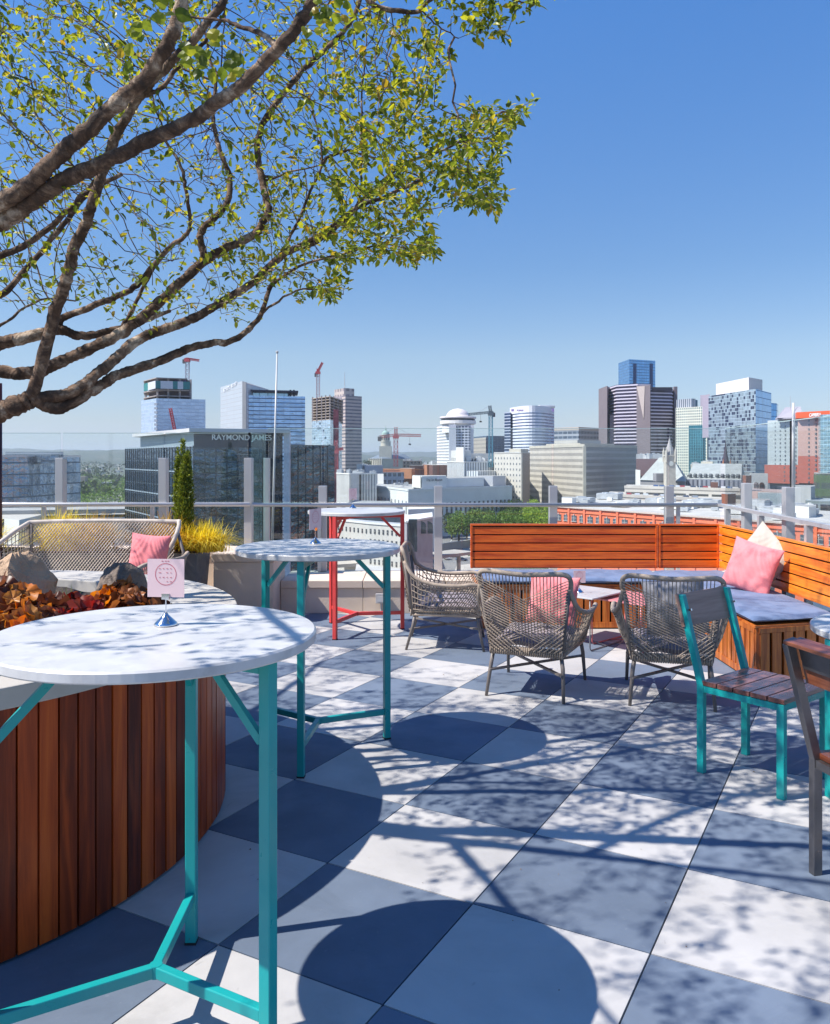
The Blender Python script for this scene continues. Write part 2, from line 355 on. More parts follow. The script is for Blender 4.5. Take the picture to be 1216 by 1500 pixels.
# ---- rocks in the planter
def rock(c, d, seed, label, col, rz):
    rnd = random.Random(seed); mb = MB(); rows = []; n = 22
    dirs = [Vector((rnd.gauss(0,1), rnd.gauss(0,1), rnd.gauss(0,.8))).normalized() for _ in range(16)]; off = [rnd.uniform(.70, .95) for _ in range(16)]
    for i in range(n):
        th = math.pi * i / (n-1); row = []
        for j in range(34):
            ph = 2*math.pi*j/34; v = Vector((math.sin(th)*math.cos(ph), math.sin(th)*math.sin(ph), math.cos(th)))
            r = 1.0/((abs(v.x)**3.4 + abs(v.y)**3.4 + abs(v.z)**3.4)**(1/3.4))
            for dd, o in zip(dirs, off):
                k = v.dot(dd)
                if k > .05: r = min(r, o / k)
            r += .022*math.sin(9*v.x + 5*v.z + seed) + .018*math.sin(17*v.z + 4*v.y)+rnd.uniform(-.008,.008)
            row.append(Vector(c) + RZ(rz) @ Vector((v.x*d[0]*r, v.y*d[1]*r, v.z*d[2]*r)))
        rows.append(row)
    mb.grid(rows, closed=True)
    o = mb.build('rock', mat('rock_%d' % seed, col, .9, var=.35, vs=5, bump=1.0, bs=22, bd=.03, dirt=mul(col, .35), ds=5), origin=(c[0], c[1], .82)); o.data.shade_smooth() if False else None
    return tag(o, label, 'rock')
rock((-1.575, 3.30, .97), (.15, .14, .225), 4, 'pale tan boulder behind the orange leaves at the left edge', (.50, .34, .22), .3)
rock((-1.28, 3.60, .95), (.11, .10, .145), 9, 'smaller dark grey brown boulder beside the pink card', (.19, .145, .115), 1.1)
# ---- coral bells: ruffled lobed leaves on stalks
def heuchera(c, rad, n, label, cols, seed, zt):
    rnd = random.Random(seed); mb = MB(); c = Vector(c)
    for k in range(n):
        a = rnd.uniform(0, 2*math.pi); rr = rad * math.sqrt(rnd.random()); h = zt * (1 - .45 * (rr/rad)**2) * rnd.uniform(.65, 1.05)
        p = c + Vector((rr*math.cos(a), rr*math.sin(a), h)); s = rnd.uniform(.024, .055)
        nrm = (Vector((math.cos(a)*.9*rr/rad, math.sin(a)*.9*rr/rad, .8)) + Vector((rnd.uniform(-.7,.7), rnd.uniform(-.7,.7), rnd.uniform(-.2,.3)))).normalized()
        u = nrm.orthogonal().normalized(); v = nrm.cross(u); rot = rnd.uniform(0, 6.28); m_ = 30; cup = rnd.uniform(.05, .45)
        rows = []
        for ring in (0.10, .4, .72, 1.0):
            row = []
            for j in range(m_):
                q = rot + 2*math.pi*j/m_; lob = 1 + (.14*math.cos(5*q) + .05*math.cos(15*q)) * ring
                row.append(p + (u*math.cos(q) + v*math.sin(q)) * (s*ring*lob) + nrm * (s*(cup*ring**2 + .16*ring*math.sin(5*q + k) + .05*ring*math.sin(15*q) + rnd.uniform(-.03,.03))))
            rows.append(row)
        mb.grid(rows, closed=True)
    o = mb.build('coral_bells', leafmat('coral_bells_%d' % seed, cols, .35, .4, 7), origin=c, smooth=True); return tag(o, label, 'plant')
OR, RD, BR, GR = (.62, .13, .012), (.30, .02, .016), (.12, .04, .02), (.16, .17, .03)
heuchera((-1.47, 2.93, .82), .20, 150, 'bright orange and brown leafy plant at the left edge of the planter', [(.05,.02,.012), BR, (.26,.09,.03), (.50,.22,.05), OR, (.80,.22,.03)], 21, .27)
heuchera((-1.30, 3.08, .82), .17, 110, 'dark red and pink leafy plant between the two boulders', [(.05,.012,.01), BR, RD, (.34,.13,.06), (.50,.22,.18)], 22, .22)
heuchera((-1.13, 3.28, .82), .16, 130, 'orange and yellow leafy plant in front of the dark boulder', [(.06,.02,.01), BR, (.36,.12,.03), OR, (.70,.36,.08)], 23, .22)
heuchera((-1.62, 2.62, .82), .20, 120, 'olive green and brown leafy plant low beside the near bar table', [GR, (.12,.09,.03), BR, (.34,.24,.05)], 24, .16)
def tuft(c, n, L, label, cols, seed, spread=1.0, wd=.004, cat='plant', name='grass_tuft', nm=None):
    rnd = random.Random(seed); mb = MB(); c = Vector(c)
    for k in range(n):
        a = rnd.uniform(0, 2*math.pi); l = L * rnd.uniform(.55, 1.1); lean = rnd.uniform(.1, 1.0) * spread; b0 = c + Vector((rnd.gauss(0, .035 if n < 300 else .075), rnd.gauss(0, .03 if n < 300 else .05), 0)); d = Vector((math.cos(a), math.sin(a), 0)); sd = Vector((-d.y, d.x, 0)); w_ = wd * rnd.uniform(.7, 1.4); vs = []
        for i in range(6):
            t_ = i/5; x = l * lean * (t_**1.5) * .85; z = l * (t_ - .50*lean*t_**2.4); ww = w_ * (1 - t_**2) + .0004
            vs += [b0 + d*x + sd*ww + Vector((0,0,z)), b0 + d*x - sd*ww + Vector((0,0,z))]
        mb.add(vs, [(2*i, 2*i+1, 2*i+3, 2*i+2) for i in range(5)])
    o = mb.build(name, nm or leafmat('grass_%d' % seed, cols, .4, .5, 3), origin=c); return tag(o, label, cat)
tuft((-1.36, 3.33, .84), 160, .20, 'small tuft of pale green grass between the orange plants', [(.12,.17,.04), (.25,.32,.08), (.42,.45,.2)], 5, .8, .002)

# ---- bar tables
def bar_table(c, rz, r, pm, label, h=1.078, legr=.395):
    t = thing('bar_table', label, 'table', (c[0], c[1], 0), group='round bar tables'); C3 = Vector((c[0], c[1], 0)); th = .029
    mb = MB(); mb.lathe([(r-.004, h-th), (r, h-th+.004), (r, h-.005), (r-.005, h)], C3, 96); mb.build('tabletop', M['marble'], t)
    zt = h - th - .001
    for zz, hh in ((.15, .034), (zt-.0195, .036)): mb = MB(); mb.lathe([(.0172, -hh/2), (.0172, hh/2)], C3 + Vector((0, 0, zz)), 24); mb.build('hub', pm, t)
    for k in range(3):
        a = rz + k*2*math.pi/3; d = Vector((math.cos(a), math.sin(a), 0)); L = C3 + d*(legr + (.035 if k == 1 and c[1] < 3 else 0))
        mb = MB(); mb.box(L + Vector((0,0,zt/2)), (.034, .034, zt), RZ(a)); mb.build('leg', pm, t, bevel=.003)
        mb = MB(); mb.box(L + Vector((0,0,.004)), (.036, .036, .008), RZ(a)); mb.build('foot_cap', M['dark'], t)
        mb = MB(); mb.bar(C3 + d*.010 + Vector((0,0,.15)), L - d*.0175 + Vector((0,0,.15)), .026, .032); mb.build('stretcher', pm, t, bevel=.003)
        mb = MB(); mb.bar(C3 + d*.010 + Vector((0,0,zt-.02)), L - d*.0175 + Vector((0,0,zt-.02)), .030, .034); mb.build('top_rail', pm, t, bevel=.002)
        mb = MB(); mb.bar(L - d*.02 + Vector((0,0,zt-.21)), L - d*.19 + Vector((0,0,zt-.035)), .016, .022); mb.build('brace', pm, t)
    return t
bar_table((-.708, 2.28), R(91), .435, M['teal'], 'nearest bar table, round pale stone top on three teal legs in front of the planter', 1.075, .388)
bar_table((-.515, 4.44), R(24.5), .435, M['teal'], 'second bar table on teal legs, standing between the near one and the red one')
bar_table((-.525, 7.48), R(8), .435, M['red'], 'bar table on coral red legs by the glass railing', legr=.415)

def card_stand(c, z, s, rz, pm_label, design=True, lean=0):
    t = thing('card_holder', pm_label, 'card holder', (c[0], c[1], z), group='pink cards in metal holders'); C3 = Vector((c[0], c[1], z))
    mb = MB(); mb.lathe([(.0325, 0), (.0335, .003), (.030, .008), (.016, .021), (.007, .030), (.004, .036)], C3, 28); mb.build('base', M['chrome'], t, smooth=True)
    mb = MB(); mb.tube([C3 + Vector((0,0,.03)), C3 + Vector((0,0,.078))], .0017, 8); mb.build('stem', M['chrome'], t)
    q = RZ(rz); X = q @ Vector((1,0,0)); Y = q @ Vector((0,-1,0)); k = C3 + Vector((0,0,.075))
    mb = MB(); mb.box(k + Vector((0,0,.006)) + Y*.002, (.022, .006, .016), q); mb.build('clip', M['chrome'], t)
    cd = MB(); cd.box(k + Vector((0,0,.004 + s/2)), (s, .0012, s), q); card = cd.build('card', M['card'], t)
    ink = MB(); cc = k + Vector((0,0,.004 + s*.60)) + Y*.0012
    n = 40; r1, r0 = s*.29, s*.275
    ring = [[cc + X*(r*math.cos(2*math.pi*i/n)) + Vector((0,0,r*math.sin(2*math.pi*i/n))) for i in range(n)] for r in (r0, r1)]
    ink.grid(ring, closed=True)
    rnd = random.Random(2)
    for zz in (-.20, -.09, .03, .14):      # small printed strokes inside the ring
        for xx in (-.16, -.06, .04, .14):
            if rnd.random() < .9: ink.box(cc + X*(s*xx) + Vector((0,0,s*zz+.001)), (s*rnd.uniform(.03,.07), .0003, s*.012), q)
    for xx in (-.09, 0, .07): ink.box(cc + X*(s*xx) + Vector((0,0,s*.345)), (s*.05, .0003, s*.014), q)
    o = ink.build('printed_ring', M['cardink'], card, origin=(0,0,0)); o.data.transform(Matrix.Translation(-C3)); o.location = (0,0,0)
    return t
c = G(243, 916, 1.075); card_stand(c, 1.076, .108, R(-6), 'pink card in a metal holder on the nearest bar table')
c = G(462, 797, 1.078); card_stand(c, 1.079, .112, R(62), 'pink card turned edge on, on the second bar table')
c = G(517, 744.5, 1.078); card_stand(c, 1.079, .105, R(50), 'pink card on the red legged bar table')

# ---- wicker lounge chairs
def cr(pts, n):
    P = [Vector(p) for p in pts]; P = [P[0]*2-P[1]] + P + [P[-1]*2-P[-2]]; out = []
    for i in range(1, len(P)-2):
        for k in range(n):
            t = k/n; a, b, c_, d = P[i-1:i+3]
            out.append(.5*((2*b) + (c_-a)*t + (2*a-5*b+4*c_-d)*t*t + (3*b-a-3*c_+d)*t**3))
    out.append(P[-2]); return out
def samp(pl_, s):
    s = min(max(s, 0), .99999) * (len(pl_)-1); i = int(s); return pl_[i].lerp(pl_[i+1], s-i)
def strand(mb, a, b, r=.0042, bow=None, n=5):
    if bow is None: mb.tube([a, b], r, n, cap=False)
    else: mb.tube([a, (a+b)/2 + bow, b], r, n, cap=False)
def lounge_chair(rope, pad):
    t = thing('lounge_chair', 'x', 'chair', local=True)
    top = cr([(-.27,-.27,.62), (-.30,-.315,.76), (-.265,-.345,.815), (-.12,-.36,.812), (0,-.362,.806), (.12,-.36,.812), (.265,-.345,.815), (.30,-.315,.76), (.27,-.27,.62)], 8)
    def arm(s): return cr([(s*.292,-.325,.72), (s*.325,-.24,.60), (s*.355,-.08,.545), (s*.365,.10,.535), (s*.362,.22,.545), (s*.345,.285,.52), (s*.30,.30,.42), (s*.272,.29,.29)], 6)
    base = [Vector(p) for p in ((-.235,-.255,.285), (-.272,.27,.285), (.272,.27,.285), (.235,-.255,.285), (-.235,-.255,.285))]
    fr = MB(); fr.tube(top, .016, 8); fr.build('back_rail', rope, t, smooth=True)
    for s in (-1, 1):
        A_ = arm(s); mb = MB(); mb.tube(A_, .0155, 8); mb.build('arm_rail', rope, t, smooth=True)
        mb = MB(); mb.tube([(s*.235,-.255,.285), (s*.262,-.29,.5), (s*.285,-.32,.70)], .013, 8); mb.build('back_post', M['legm'], t, smooth=True)
        mb = MB(); ns = 26
        for k in range(ns + 1):
            u = k/ns; a = samp(A_, .10 + .88*u); bq = Vector((s*(.235 + .037*u), -.255 + .525*u, .285))
            strand(mb, a, bq, .0042, Vector((s*.018*math.sin(math.pi*u), 0, 0)))
        for k in range(6):           # horizontal binding ropes
            h = .12 + k*.15; mb.tube([samp(A_, .10+.88*u_).lerp(Vector((s*(.235+.037*u_), -.255+.525*u_, .285)), h) + Vector((s*.008,0,0)) for u_ in [i/10 for i in range(11)]], .0040, 4, cap=False)
        for k in range(11):
            a = samp(A_, .12 + .6*k/11); bq = Vector((s*(.235+.037*min(1,(k+5)/11)), -.255 + .525*min(1,(k+5)/11), .287)); strand(mb, a + Vector((s*.006,0,0)), bq + Vector((s*.006,0,0)), .0036)
        mb.build('side_weave', rope, t)
    mb = MB(); mb.tube(base, .015, 8); mb.tube([(p.x*.99, p.y*.99, p.z+.026) for p in base], .013, 8)
    for k in range(34):              # rope wrapped round the seat ring
        u = k/33; mb.tube([(-.235+.47*u, -.275, .27), (-.235+.47*u, -.276, .325)], .0068, 5)
    mb.build('seat_ring', rope, t, smooth=True)
    mb = MB()
    for k in range(23):
        u = k/22; a = Vector((-.245 + .49*u, -.356, .812)); bq = Vector((-.225 + .45*u, -.262, .30)); strand(mb, a, bq, .0033, Vector((0, -.004, 0)))
    def side(sg, z, o_): q = (z-.29)/.52; return Vector((sg*(.235 + .068*q), -.268 - .088*q - o_, z))
    for k in range(15):              # two fans of rope crossing over the back
        u = k/14
        for sg in (-1, 1): strand(mb, side(sg, .785 - .27*u, .008 if sg > 0 else .014), side(-sg, .515 - .205*u, .008 if sg > 0 else .014), .0031)
    for k in range(7):
        u = k/6
        for sg in (-1, 1): strand(mb, side(sg, .50 - .18*u, .016), Vector((sg*(.02 + .20*u), -.285, .305)), .0040)
    mb.build('back_weave', rope, t)
    mb = MB(); rows = []
    for i in range(17):
        v = -1 + 2*i/16; row = []
        for (sg, fl_) in ((1, 1), (1, -1)):
            rr = range(17) if fl_ == 1 else range(16, -1, -1)
            for j in rr:
                u = -1 + 2*j/16; e = max(0, (1-abs(u)**7)) ** .5 * max(0, (1-abs(v)**7)) ** .5
                row.append(Vector((u*(.235+.015*v), .01 + v*.245, .352 + fl_*e*.045 + .006*math.sin(7*u+3*v))))
        rows.append(row)
    mb.grid(rows, closed=True); mb.build('seat_cushion', pad, t, smooth=True)
    for sx, sy in ((-1,-1),(1,-1),(1,1),(-1,1)):
        yb = -.245 if sy < 0 else .26; xb = .225 if sy < 0 else .255
        mb = MB(); mb.tube([(sx*xb, yb, .28), (sx*(xb+.012), yb + sy*.012, .20), (sx*.253 if sy < 0 else sx*.275, sy*.3125, 0.0)], [.0135, .0135, .0105], 10); mb.build('leg', M['legm'], t, smooth=True)
    for s in (-1, 1):
        mb = MB(); mb.bar((s*-.24, -.285, .165), (s*.258, .292, .165 + s*.0075), .022, .013); mb.build('cross_brace', M['legm'], t)
    return t
chair = lounge_chair(M['rope'], M['seatpad'])
def place(o, x, y, facing, label, group=None):
    o.location = (x, y, 0); o.rotation_euler = (0, 0, math.atan2(facing[1], facing[0]) - math.pi/2); o['label'] = label
    if group: o['group'] = group
    return o
kids = [copy_tree(chair), copy_tree(chair)]
gl_ = 'woven rope lounge chairs'
def mid(ps): return (sum(p[0] for p in ps)/len(ps), sum(p[1] for p in ps)/len(ps))
place(chair, .26, 6.95, (.995, -.08), 'rope lounge chair seen from its side, next to the red legged table', gl_)
place(kids[0], .815, 5.63, (.37, .93), 'rope lounge chair seen from behind with a pink cushion in it', gl_)
place(kids[1], 1.665, 5.45, (.25, .97), 'rope lounge chair seen from behind, partly hidden by the teal chair', gl_)

# ---- cushions
def pillow(name, c, s, th, rot, m_, label, cat='cushion', group=None, sag=.15, seed=1, n=40):
    mb = MB(); E_ = Euler(rot).to_matrix(); rnd = random.Random(seed); rows = []; ph = rnd.uniform(0, 6)
    for i in range(n+1):
        v = -1 + 2*i/n; row = []
        for fl_ in (1, -1):
            rr = range(n+1) if fl_ == 1 else range(n, -1, -1)
            for j in rr:
                u = -1 + 2*j/n; pinch_u = 1 - sag*(1-v*v)**1 * .5; pinch_v = 1 - sag*(1-u*u) * .5
                e = (max(0, 1-abs(u)**2.6))**.62 * (max(0, 1-abs(v)**2.6))**.62
                wr = (.012*math.sin(6*u + 4*v + ph) + .009*math.sin(11*v*u - 5*u + ph) + .006*math.sin(19*(u+v)*(.5+abs(u)) + ph) + .004*math.sin(31*v*u+9*u))*e**.6
                row.append(Vector(c) + E_ @ Vector((u*s[0]/2*pinch_u, fl_*(e*th/2 + wr*.5) + .012*math.sin(2*u+ph)*abs(v), v*s[1]/2*pinch_v)))
        rows.append(row)
    mb.grid(rows, closed=True); o = mb.build(name, m_, smooth=True, origin=c); return tag(o, label, cat, group)
pillow('throw_pillow', (.93, 5.62, .595), (.34, .33), .12, (R(-14), R(4), R(-20)), M['pink'], 'pink cushion inside the woven chair in the middle', seed=3)
pillow('throw_pillow', (1.69, 5.42, .58), (.40, .36), .13, (R(-14), R(-6), R(-14)), M['greyf'], 'dark grey cushion inside the woven chair behind the teal chair', seed=5)

# ---- L-shaped bench
BX0, BX1, BXC, BYB, BYF = .545, 2.99, 2.39, 8.2, 7.55
bn = thing('corner_bench', 'orange wood corner bench with slatted base and high board back', 'bench', (1.9, 7.6, 0))
def backrest(x0, x1, mi_left=True):
    mb = MB(); z = .468
    for k in range(5):
        hz = .070; mb.box(((x0+x1)/2, BYB+.011, z + hz/2), (x1-x0, .022, hz)); z += hz + .012
    mb.box(((x0+x1)/2, BYB+.016, z + .009), (x1-x0, .045, .018))
    mb.box(((x0+x1)/2, BYB+.034, .67), (x1-x0-.02, .02, .42), mi=1)
    mb.box(((x0+.012), BYB+.016, .67), (.018, .0445, .416))
    mb.box(((x1-.012), BYB+.016, .67), (.018, .0445, .416))
    return mb
backrest(BX0, BXC-.004).build('backrest', [wood('bench_boards_left', (.52, .058, .004), (.86, .155, .010), 0, .42, .2, (2, .082)), M['dark']], bn, bevel=.002)
backrest(BXC+.004, BX1).build('backrest', [wood('bench_boards_mid', (.54, .065, .004), (.88, .17, .012), 0, .42, .2, (2, .082)), M['dark']], bn, bevel=.002)
mb = MB(); z = .468; ye = 5.88
for k in range(5):
    mb.box((BX1+.011, (BYB+ye)/2, z+.035), (.022, BYB-ye, .070)); z += .082
mb.box((BX1+.016, (BYB+ye)/2, z+.009), (.045, BYB-ye, .018)); mb.box((BX1+.034, (BYB+ye)/2, .67), (.02, BYB-ye-.02, .42), mi=1); mb.box((BX1+.0335, ye+.01, .67), (.019, .022, .414))
mb.build('backrest', [wood('bench_boards_side', (.62, .12, .006), (.92, .28, .02), 1, .42, .2, (2, .082)), M['dark']], bn, bevel=.002)
XF = 2.33   # front face of the side arm
def slat_front(a, b, z0, z1, n, mat_, name, bottom=.05, seg=None):
    a = Vector(a); b = Vector(b); d = (b-a); L = d.length; d.normalize(); nrm = Vector((d.y, -d.x, 0)); mb = MB(); ang = math.atan2(d.y, d.x)
    mb.box((a+b)/2 + Vector((0,0,z0+bottom/2)) + nrm*.001, (L, .022, bottom), RZ(ang)); mb.box((a+b)/2 + Vector((0,0,z1-.0175)) + nrm*.001, (L, .022, .035), RZ(ang))
    for k in range(n):
        c_ = a + d*(L*(k+.5)/n); mb.box(c_ + Vector((0,0,(z0+bottom+z1-.035)/2)), (L/n*.78, .018, z1-z0-bottom-.037), RZ(ang))
    o = mb.build(name, mat_, bn, bevel=.0015)
slat_front((BX0+.02, BYF, 0), (XF, BYF, 0), .012, .385, 22, M['bench_z'], 'front_panel')
slat_front((XF, BYF, 0), (XF, 5.70, 0), .012, .385, 22, M['bench_z'], 'front_panel')
slat_front((XF+.012, 5.69, 0), (BX1, 5.88, 0), .012, .385, 7, M['bench_z'], 'end_panel', .02)
mb = MB(); mb.box((XF+.02, 5.71, .199), (.05, .04, .37)); mb.build('corner_post', M['bench_z'], bn, bevel=.003)
mb = MB(); mb.box(((BX0+BX1)/2, (BYF+BYB)/2+.01, .20), (BX1-BX0-.06, BYB-BYF-.04, .34)); mb.prism([(XF+.03, 5.74), (BX1-.01, 5.915), (BX1-.01, BYF), (XF+.03, BYF)], .03, .37); mb.build('inner_box', M['dark'], bn)
mb = MB(); mb.prism([(BX0, BYF-.012), (XF-.012, BYF-.012), (XF-.012, 5.68), (BX1, 5.865), (BX1, BYB), (BX0, BYB)], .387, .402); mb.build('seat_board', M['bench'], bn)
def padmesh(poly_fn, nu, nv, z0, z1):
    rows = []
    for i in range(nu+1):
        u = i/nu; row = []
        for fl_ in (1, 0):
            rr = range(nv+1) if fl_ else range(nv, -1, -1)
            for j in rr:
                v = j/nv; p = poly_fn(u, v); e = (max(0, 1-abs(2*u-1)**14)*max(0, 1-abs(2*v-1)**10))**.45
                row.append(Vector((p[0], p[1], (z0+z1)/2 + ((z1-z0)/2*e*(1 if fl_ else -1)) + (.003*math.sin(9*u+5*v)+.002*math.sin(23*u+11*v) if fl_ else 0))))
        rows.append(row)
    return rows
def seat_pad(fn, nu, nv, label, o_):
    mb = MB(); mb.grid(padmesh(fn, nu, nv, .404, .463), closed=True); tag(mb.build('seat_pad', M['blue'], smooth=True, origin=o_), label, 'seat pad', 'blue seat pads on the corner bench')
seat_pad(lambda u, v: (BX0+.02 + u*.80, BYF-.03 + v*.67), 40, 24, 'leftmost blue seat pad on the orange bench', (.9, 7.9, .404))
seat_pad(lambda u, v: (BX0+.83 + u*.93, BYF-.03 + v*.67), 40, 24, 'middle blue seat pad on the orange bench behind the low tables', (1.8, 7.9, .404))
seat_pad(lambda u, v: ((XF-.02+.0*v) + u*(BX1-.02-XF+.02), 5.69 + .17*u + v*(8.17-5.69-.17*u)), 28, 60, 'long blue seat pad on the right arm of the bench', (2.65, 6.9, .404))
pillow('throw_pillow', (2.745, 6.80, .655), (.43, .42), .15, (R(-16), R(12), R(-52)), M['pink'], 'pink cushion leaning on the right arm of the orange bench', seed=8)
pillow('throw_pillow', (2.90, 6.95, .72), (.44, .43), .12, (R(-10), R(38), R(-62)), M['cream'], 'cream cushion tucked behind the pink one on the bench', seed=9)

# ---- low tables with wire legs
def low_table(c, rz, s, h, mtop, mw, label):
    t = thing('low_table', label, 'table', (c[0], c[1], 0), rz, local=True); mb = MB(); mb.box((0, 0, h-.006), (s, s, .012)); mb.build('tabletop', mtop, t, bevel=.003)
    for k in range(2):
        q = [Vector((sx*s*.47, y_, z_)) for sx, y_, z_ in ((-1, (-.44 if k else .44)*s, h-.015), (-1, (-.44 if k else .44)*s, .03), (-.94, (-.44 if k else .44)*s, .008), (.94, (-.44 if k else .44)*s, .008), (1, (-.44 if k else .44)*s, .03), (1, (-.44 if k else .44)*s, h-.015))]
        mb = MB(); mb.tube(q, .0055, 8); mb.build('wire_leg', mw, t, smooth=True)
    mb = MB(); mb.tube([(0, -.44*s, .008), (0, 0, .045), (0, .44*s, .008)], .0055, 8); mb.build('runner', mw, t, smooth=True); clean(t); return t
low_table((1.395, 7.0), R(47), .54, .43, mat('pale_grey_top', (.50, .50, .50), .3, var=.08), M['greywire'], 'low square pale grey table with thin grey wire legs')
low_table((1.80, 6.90), R(43), .52, .395, mat('pink_top', (.66, .23, .23), .35, var=.08), M['pinkwire'], 'low square pink table with thin pink wire legs')
c = G(849, 868, .43); card_stand(c, .431, .102, R(5), 'pink card on the low grey table')

# ---- bistro chairs
def bistro(pm, seat_m, label, back='plate'):
    t = thing('bistro_chair', label, 'chair', local=True); w2, d2 = .20, .205
    mats_ = pm
    for s in (-1, 1):
        mb = MB(); mb.box((s*w2, d2, .215), (.030, .036, .43)); mb.build('front_leg', pm, t, bevel=.002)
        mb = MB(); pts = [(s*w2, -d2, 0.0), (s*w2, -d2, .43), (s*w2, -d2-.115, .86)]
        sec = [(-.018, 0), (.018, 0)]
        vs = []
        for (x, y, z), n_ in zip(pts, ((0, 1), (0, 1), (0, 1))):
            for dx, dy in ((-.015, -.018), (.015, -.018), (.015, .018), (-.015, .018)): vs.append((x+dx, y+dy, z))
        mb.add(vs, [(0,1,2,3)[::-1], (8,9,10,11)] + [(4*i+j, 4*i+(j+1)%4, 4*i+4+(j+1)%4, 4*i+4+j) for i in range(2) for j in range(4)])
        mb.build('back_leg', pm, t, bevel=.002)
        mb = MB(); mb.bar((s*w2, -d2+.019, .415), (s*w2, d2-.019, .415), .026, .030); mb.build('seat_rail', pm, t)
    for y_ in (-1, 1):
        mb = MB(); mb.bar((-w2+.016, y_*d2, .415), (w2-.016, y_*d2, .415), .026, .030); mb.build('seat_rail', pm, t)
    mb = MB()
    for k in range(5):
        mb.box((0, .012 - d2 - .01 + (2*d2+.02)*(k+.5)/5, .443), (2*w2+.024, (2*d2+.02)/5-.007, .022))
    mb.build('seat', seat_m, t, bevel=.002)
    tilt = math.atan2(.115, .43); T_ = Matrix.Rotation(tilt, 3, 'X')
    if back == 'plate':
        mb = MB(); mb.box(Vector((0, -d2-.082+.001, .79)) + T_ @ Vector((0, -.030, 0)), (.445, .018, .165), T_); mb.build('backrest', wood('brown_back_plank', (.26, .15, .115), (.42, .27, .21), 0, .45, .1), t, bevel=.002)
        for s in (-1, 1):
            mb = MB(); mb.box((s*w2, -d2-.066, .79), (.01, .02, .01), T_); mb.build('bolt', M['chrome'], t)
    else:
        mb = MB(); mb.box(Vector((0, -d2-.092, .835)) + T_ @ Vector((0, .029, 0)), (.40, .020, .085), T_); mb.build('backrest', seat_m, t, bevel=.002)
        mb = MB(); mb.box(Vector((0, -d2-.068, .745)) + T_ @ Vector((0, .029, 0)), (.40, .020, .075), T_); mb.build('backrest', seat_m, t, bevel=.002)
        mb = MB(); mb.box(Vector((0, -d2-.088, .815)) + T_ @ Vector((0, .0145, 0)), (.366, .006, .095), T_); mb.build('back_plate', pm, t)
        mb = MB(); mb.box(Vector((0, -d2-.108, .872)), (.425, .045, .016), T_); mb.build('top_cap', seat_m, t, bevel=.003)
        for z_ in (.80, .83):
            mb = MB(); mb.lathe([(.006, -.003), (.007, .002), (.003, .005)], (w2-.035, 0, 0), 10); 
            mb.v = [(p[0], -d2-.105 + p[2]*-1, z_ + p[1]) for p in mb.v]; mb.build('bolt', M['chrome'], t)
    return t
bc = bistro(M['teal'], M['chairwood'], 'bistro chair with teal metal legs and dark slatted wood seat', 'plate')
f = Vector((.617, -.787, 0)); back_mid = Vector(((1.424+1.716)/2, (4.09+4.38)/2, 0)); cc_ = back_mid + f*.205
bc.location = cc_; bc.rotation_euler = (0, 0, math.atan2(f.y, f.x) - math.pi/2)
dc = bistro(M['steel'], M['chairwood_red'], 'bistro chair with bare steel legs and reddish wood, cut by the right edge', 'double')
f = Vector((.97, .23, 0)).normalized(); wd = Vector((f.y, -f.x, 0)); dc.location = Vector((1.492, 3.107, 0)) + f*.205 + wd*.20; dc.rotation_euler = (0, 0, math.atan2(f.y, f.x) - math.pi/2)
for o in (chair, kids[0], kids[1], bc, dc): clean(o)
# dining table at the right edge
dt = thing('dining_table', 'round white topped table on teal legs at the right edge', 'table', (2.325, 3.86, 0)); C3 = Vector((2.325, 3.86, 0))
mb = MB(); mb.lathe([(.446, .722), (.45, .726), (.45, .751), (.446, .755)], C3, 72); mb.build('tabletop', M['marble'], dt)
for k in range(4):
    a = R(188 + 90*k); d = Vector((math.cos(a), math.sin(a), 0)); mb = MB(); mb.box(C3 + d*.425 + Vector((0,0,.36)), (.05, .05, .72), RZ(a)); mb.build('leg', M['teal'], dt, bevel=.003)
    mb = MB(); mb.bar(C3 + d*.03 + Vector((0,0,.69)), C3 + d*.40 + Vector((0,0,.69)), .03, .04); mb.build('top_rail', M['teal'], dt)

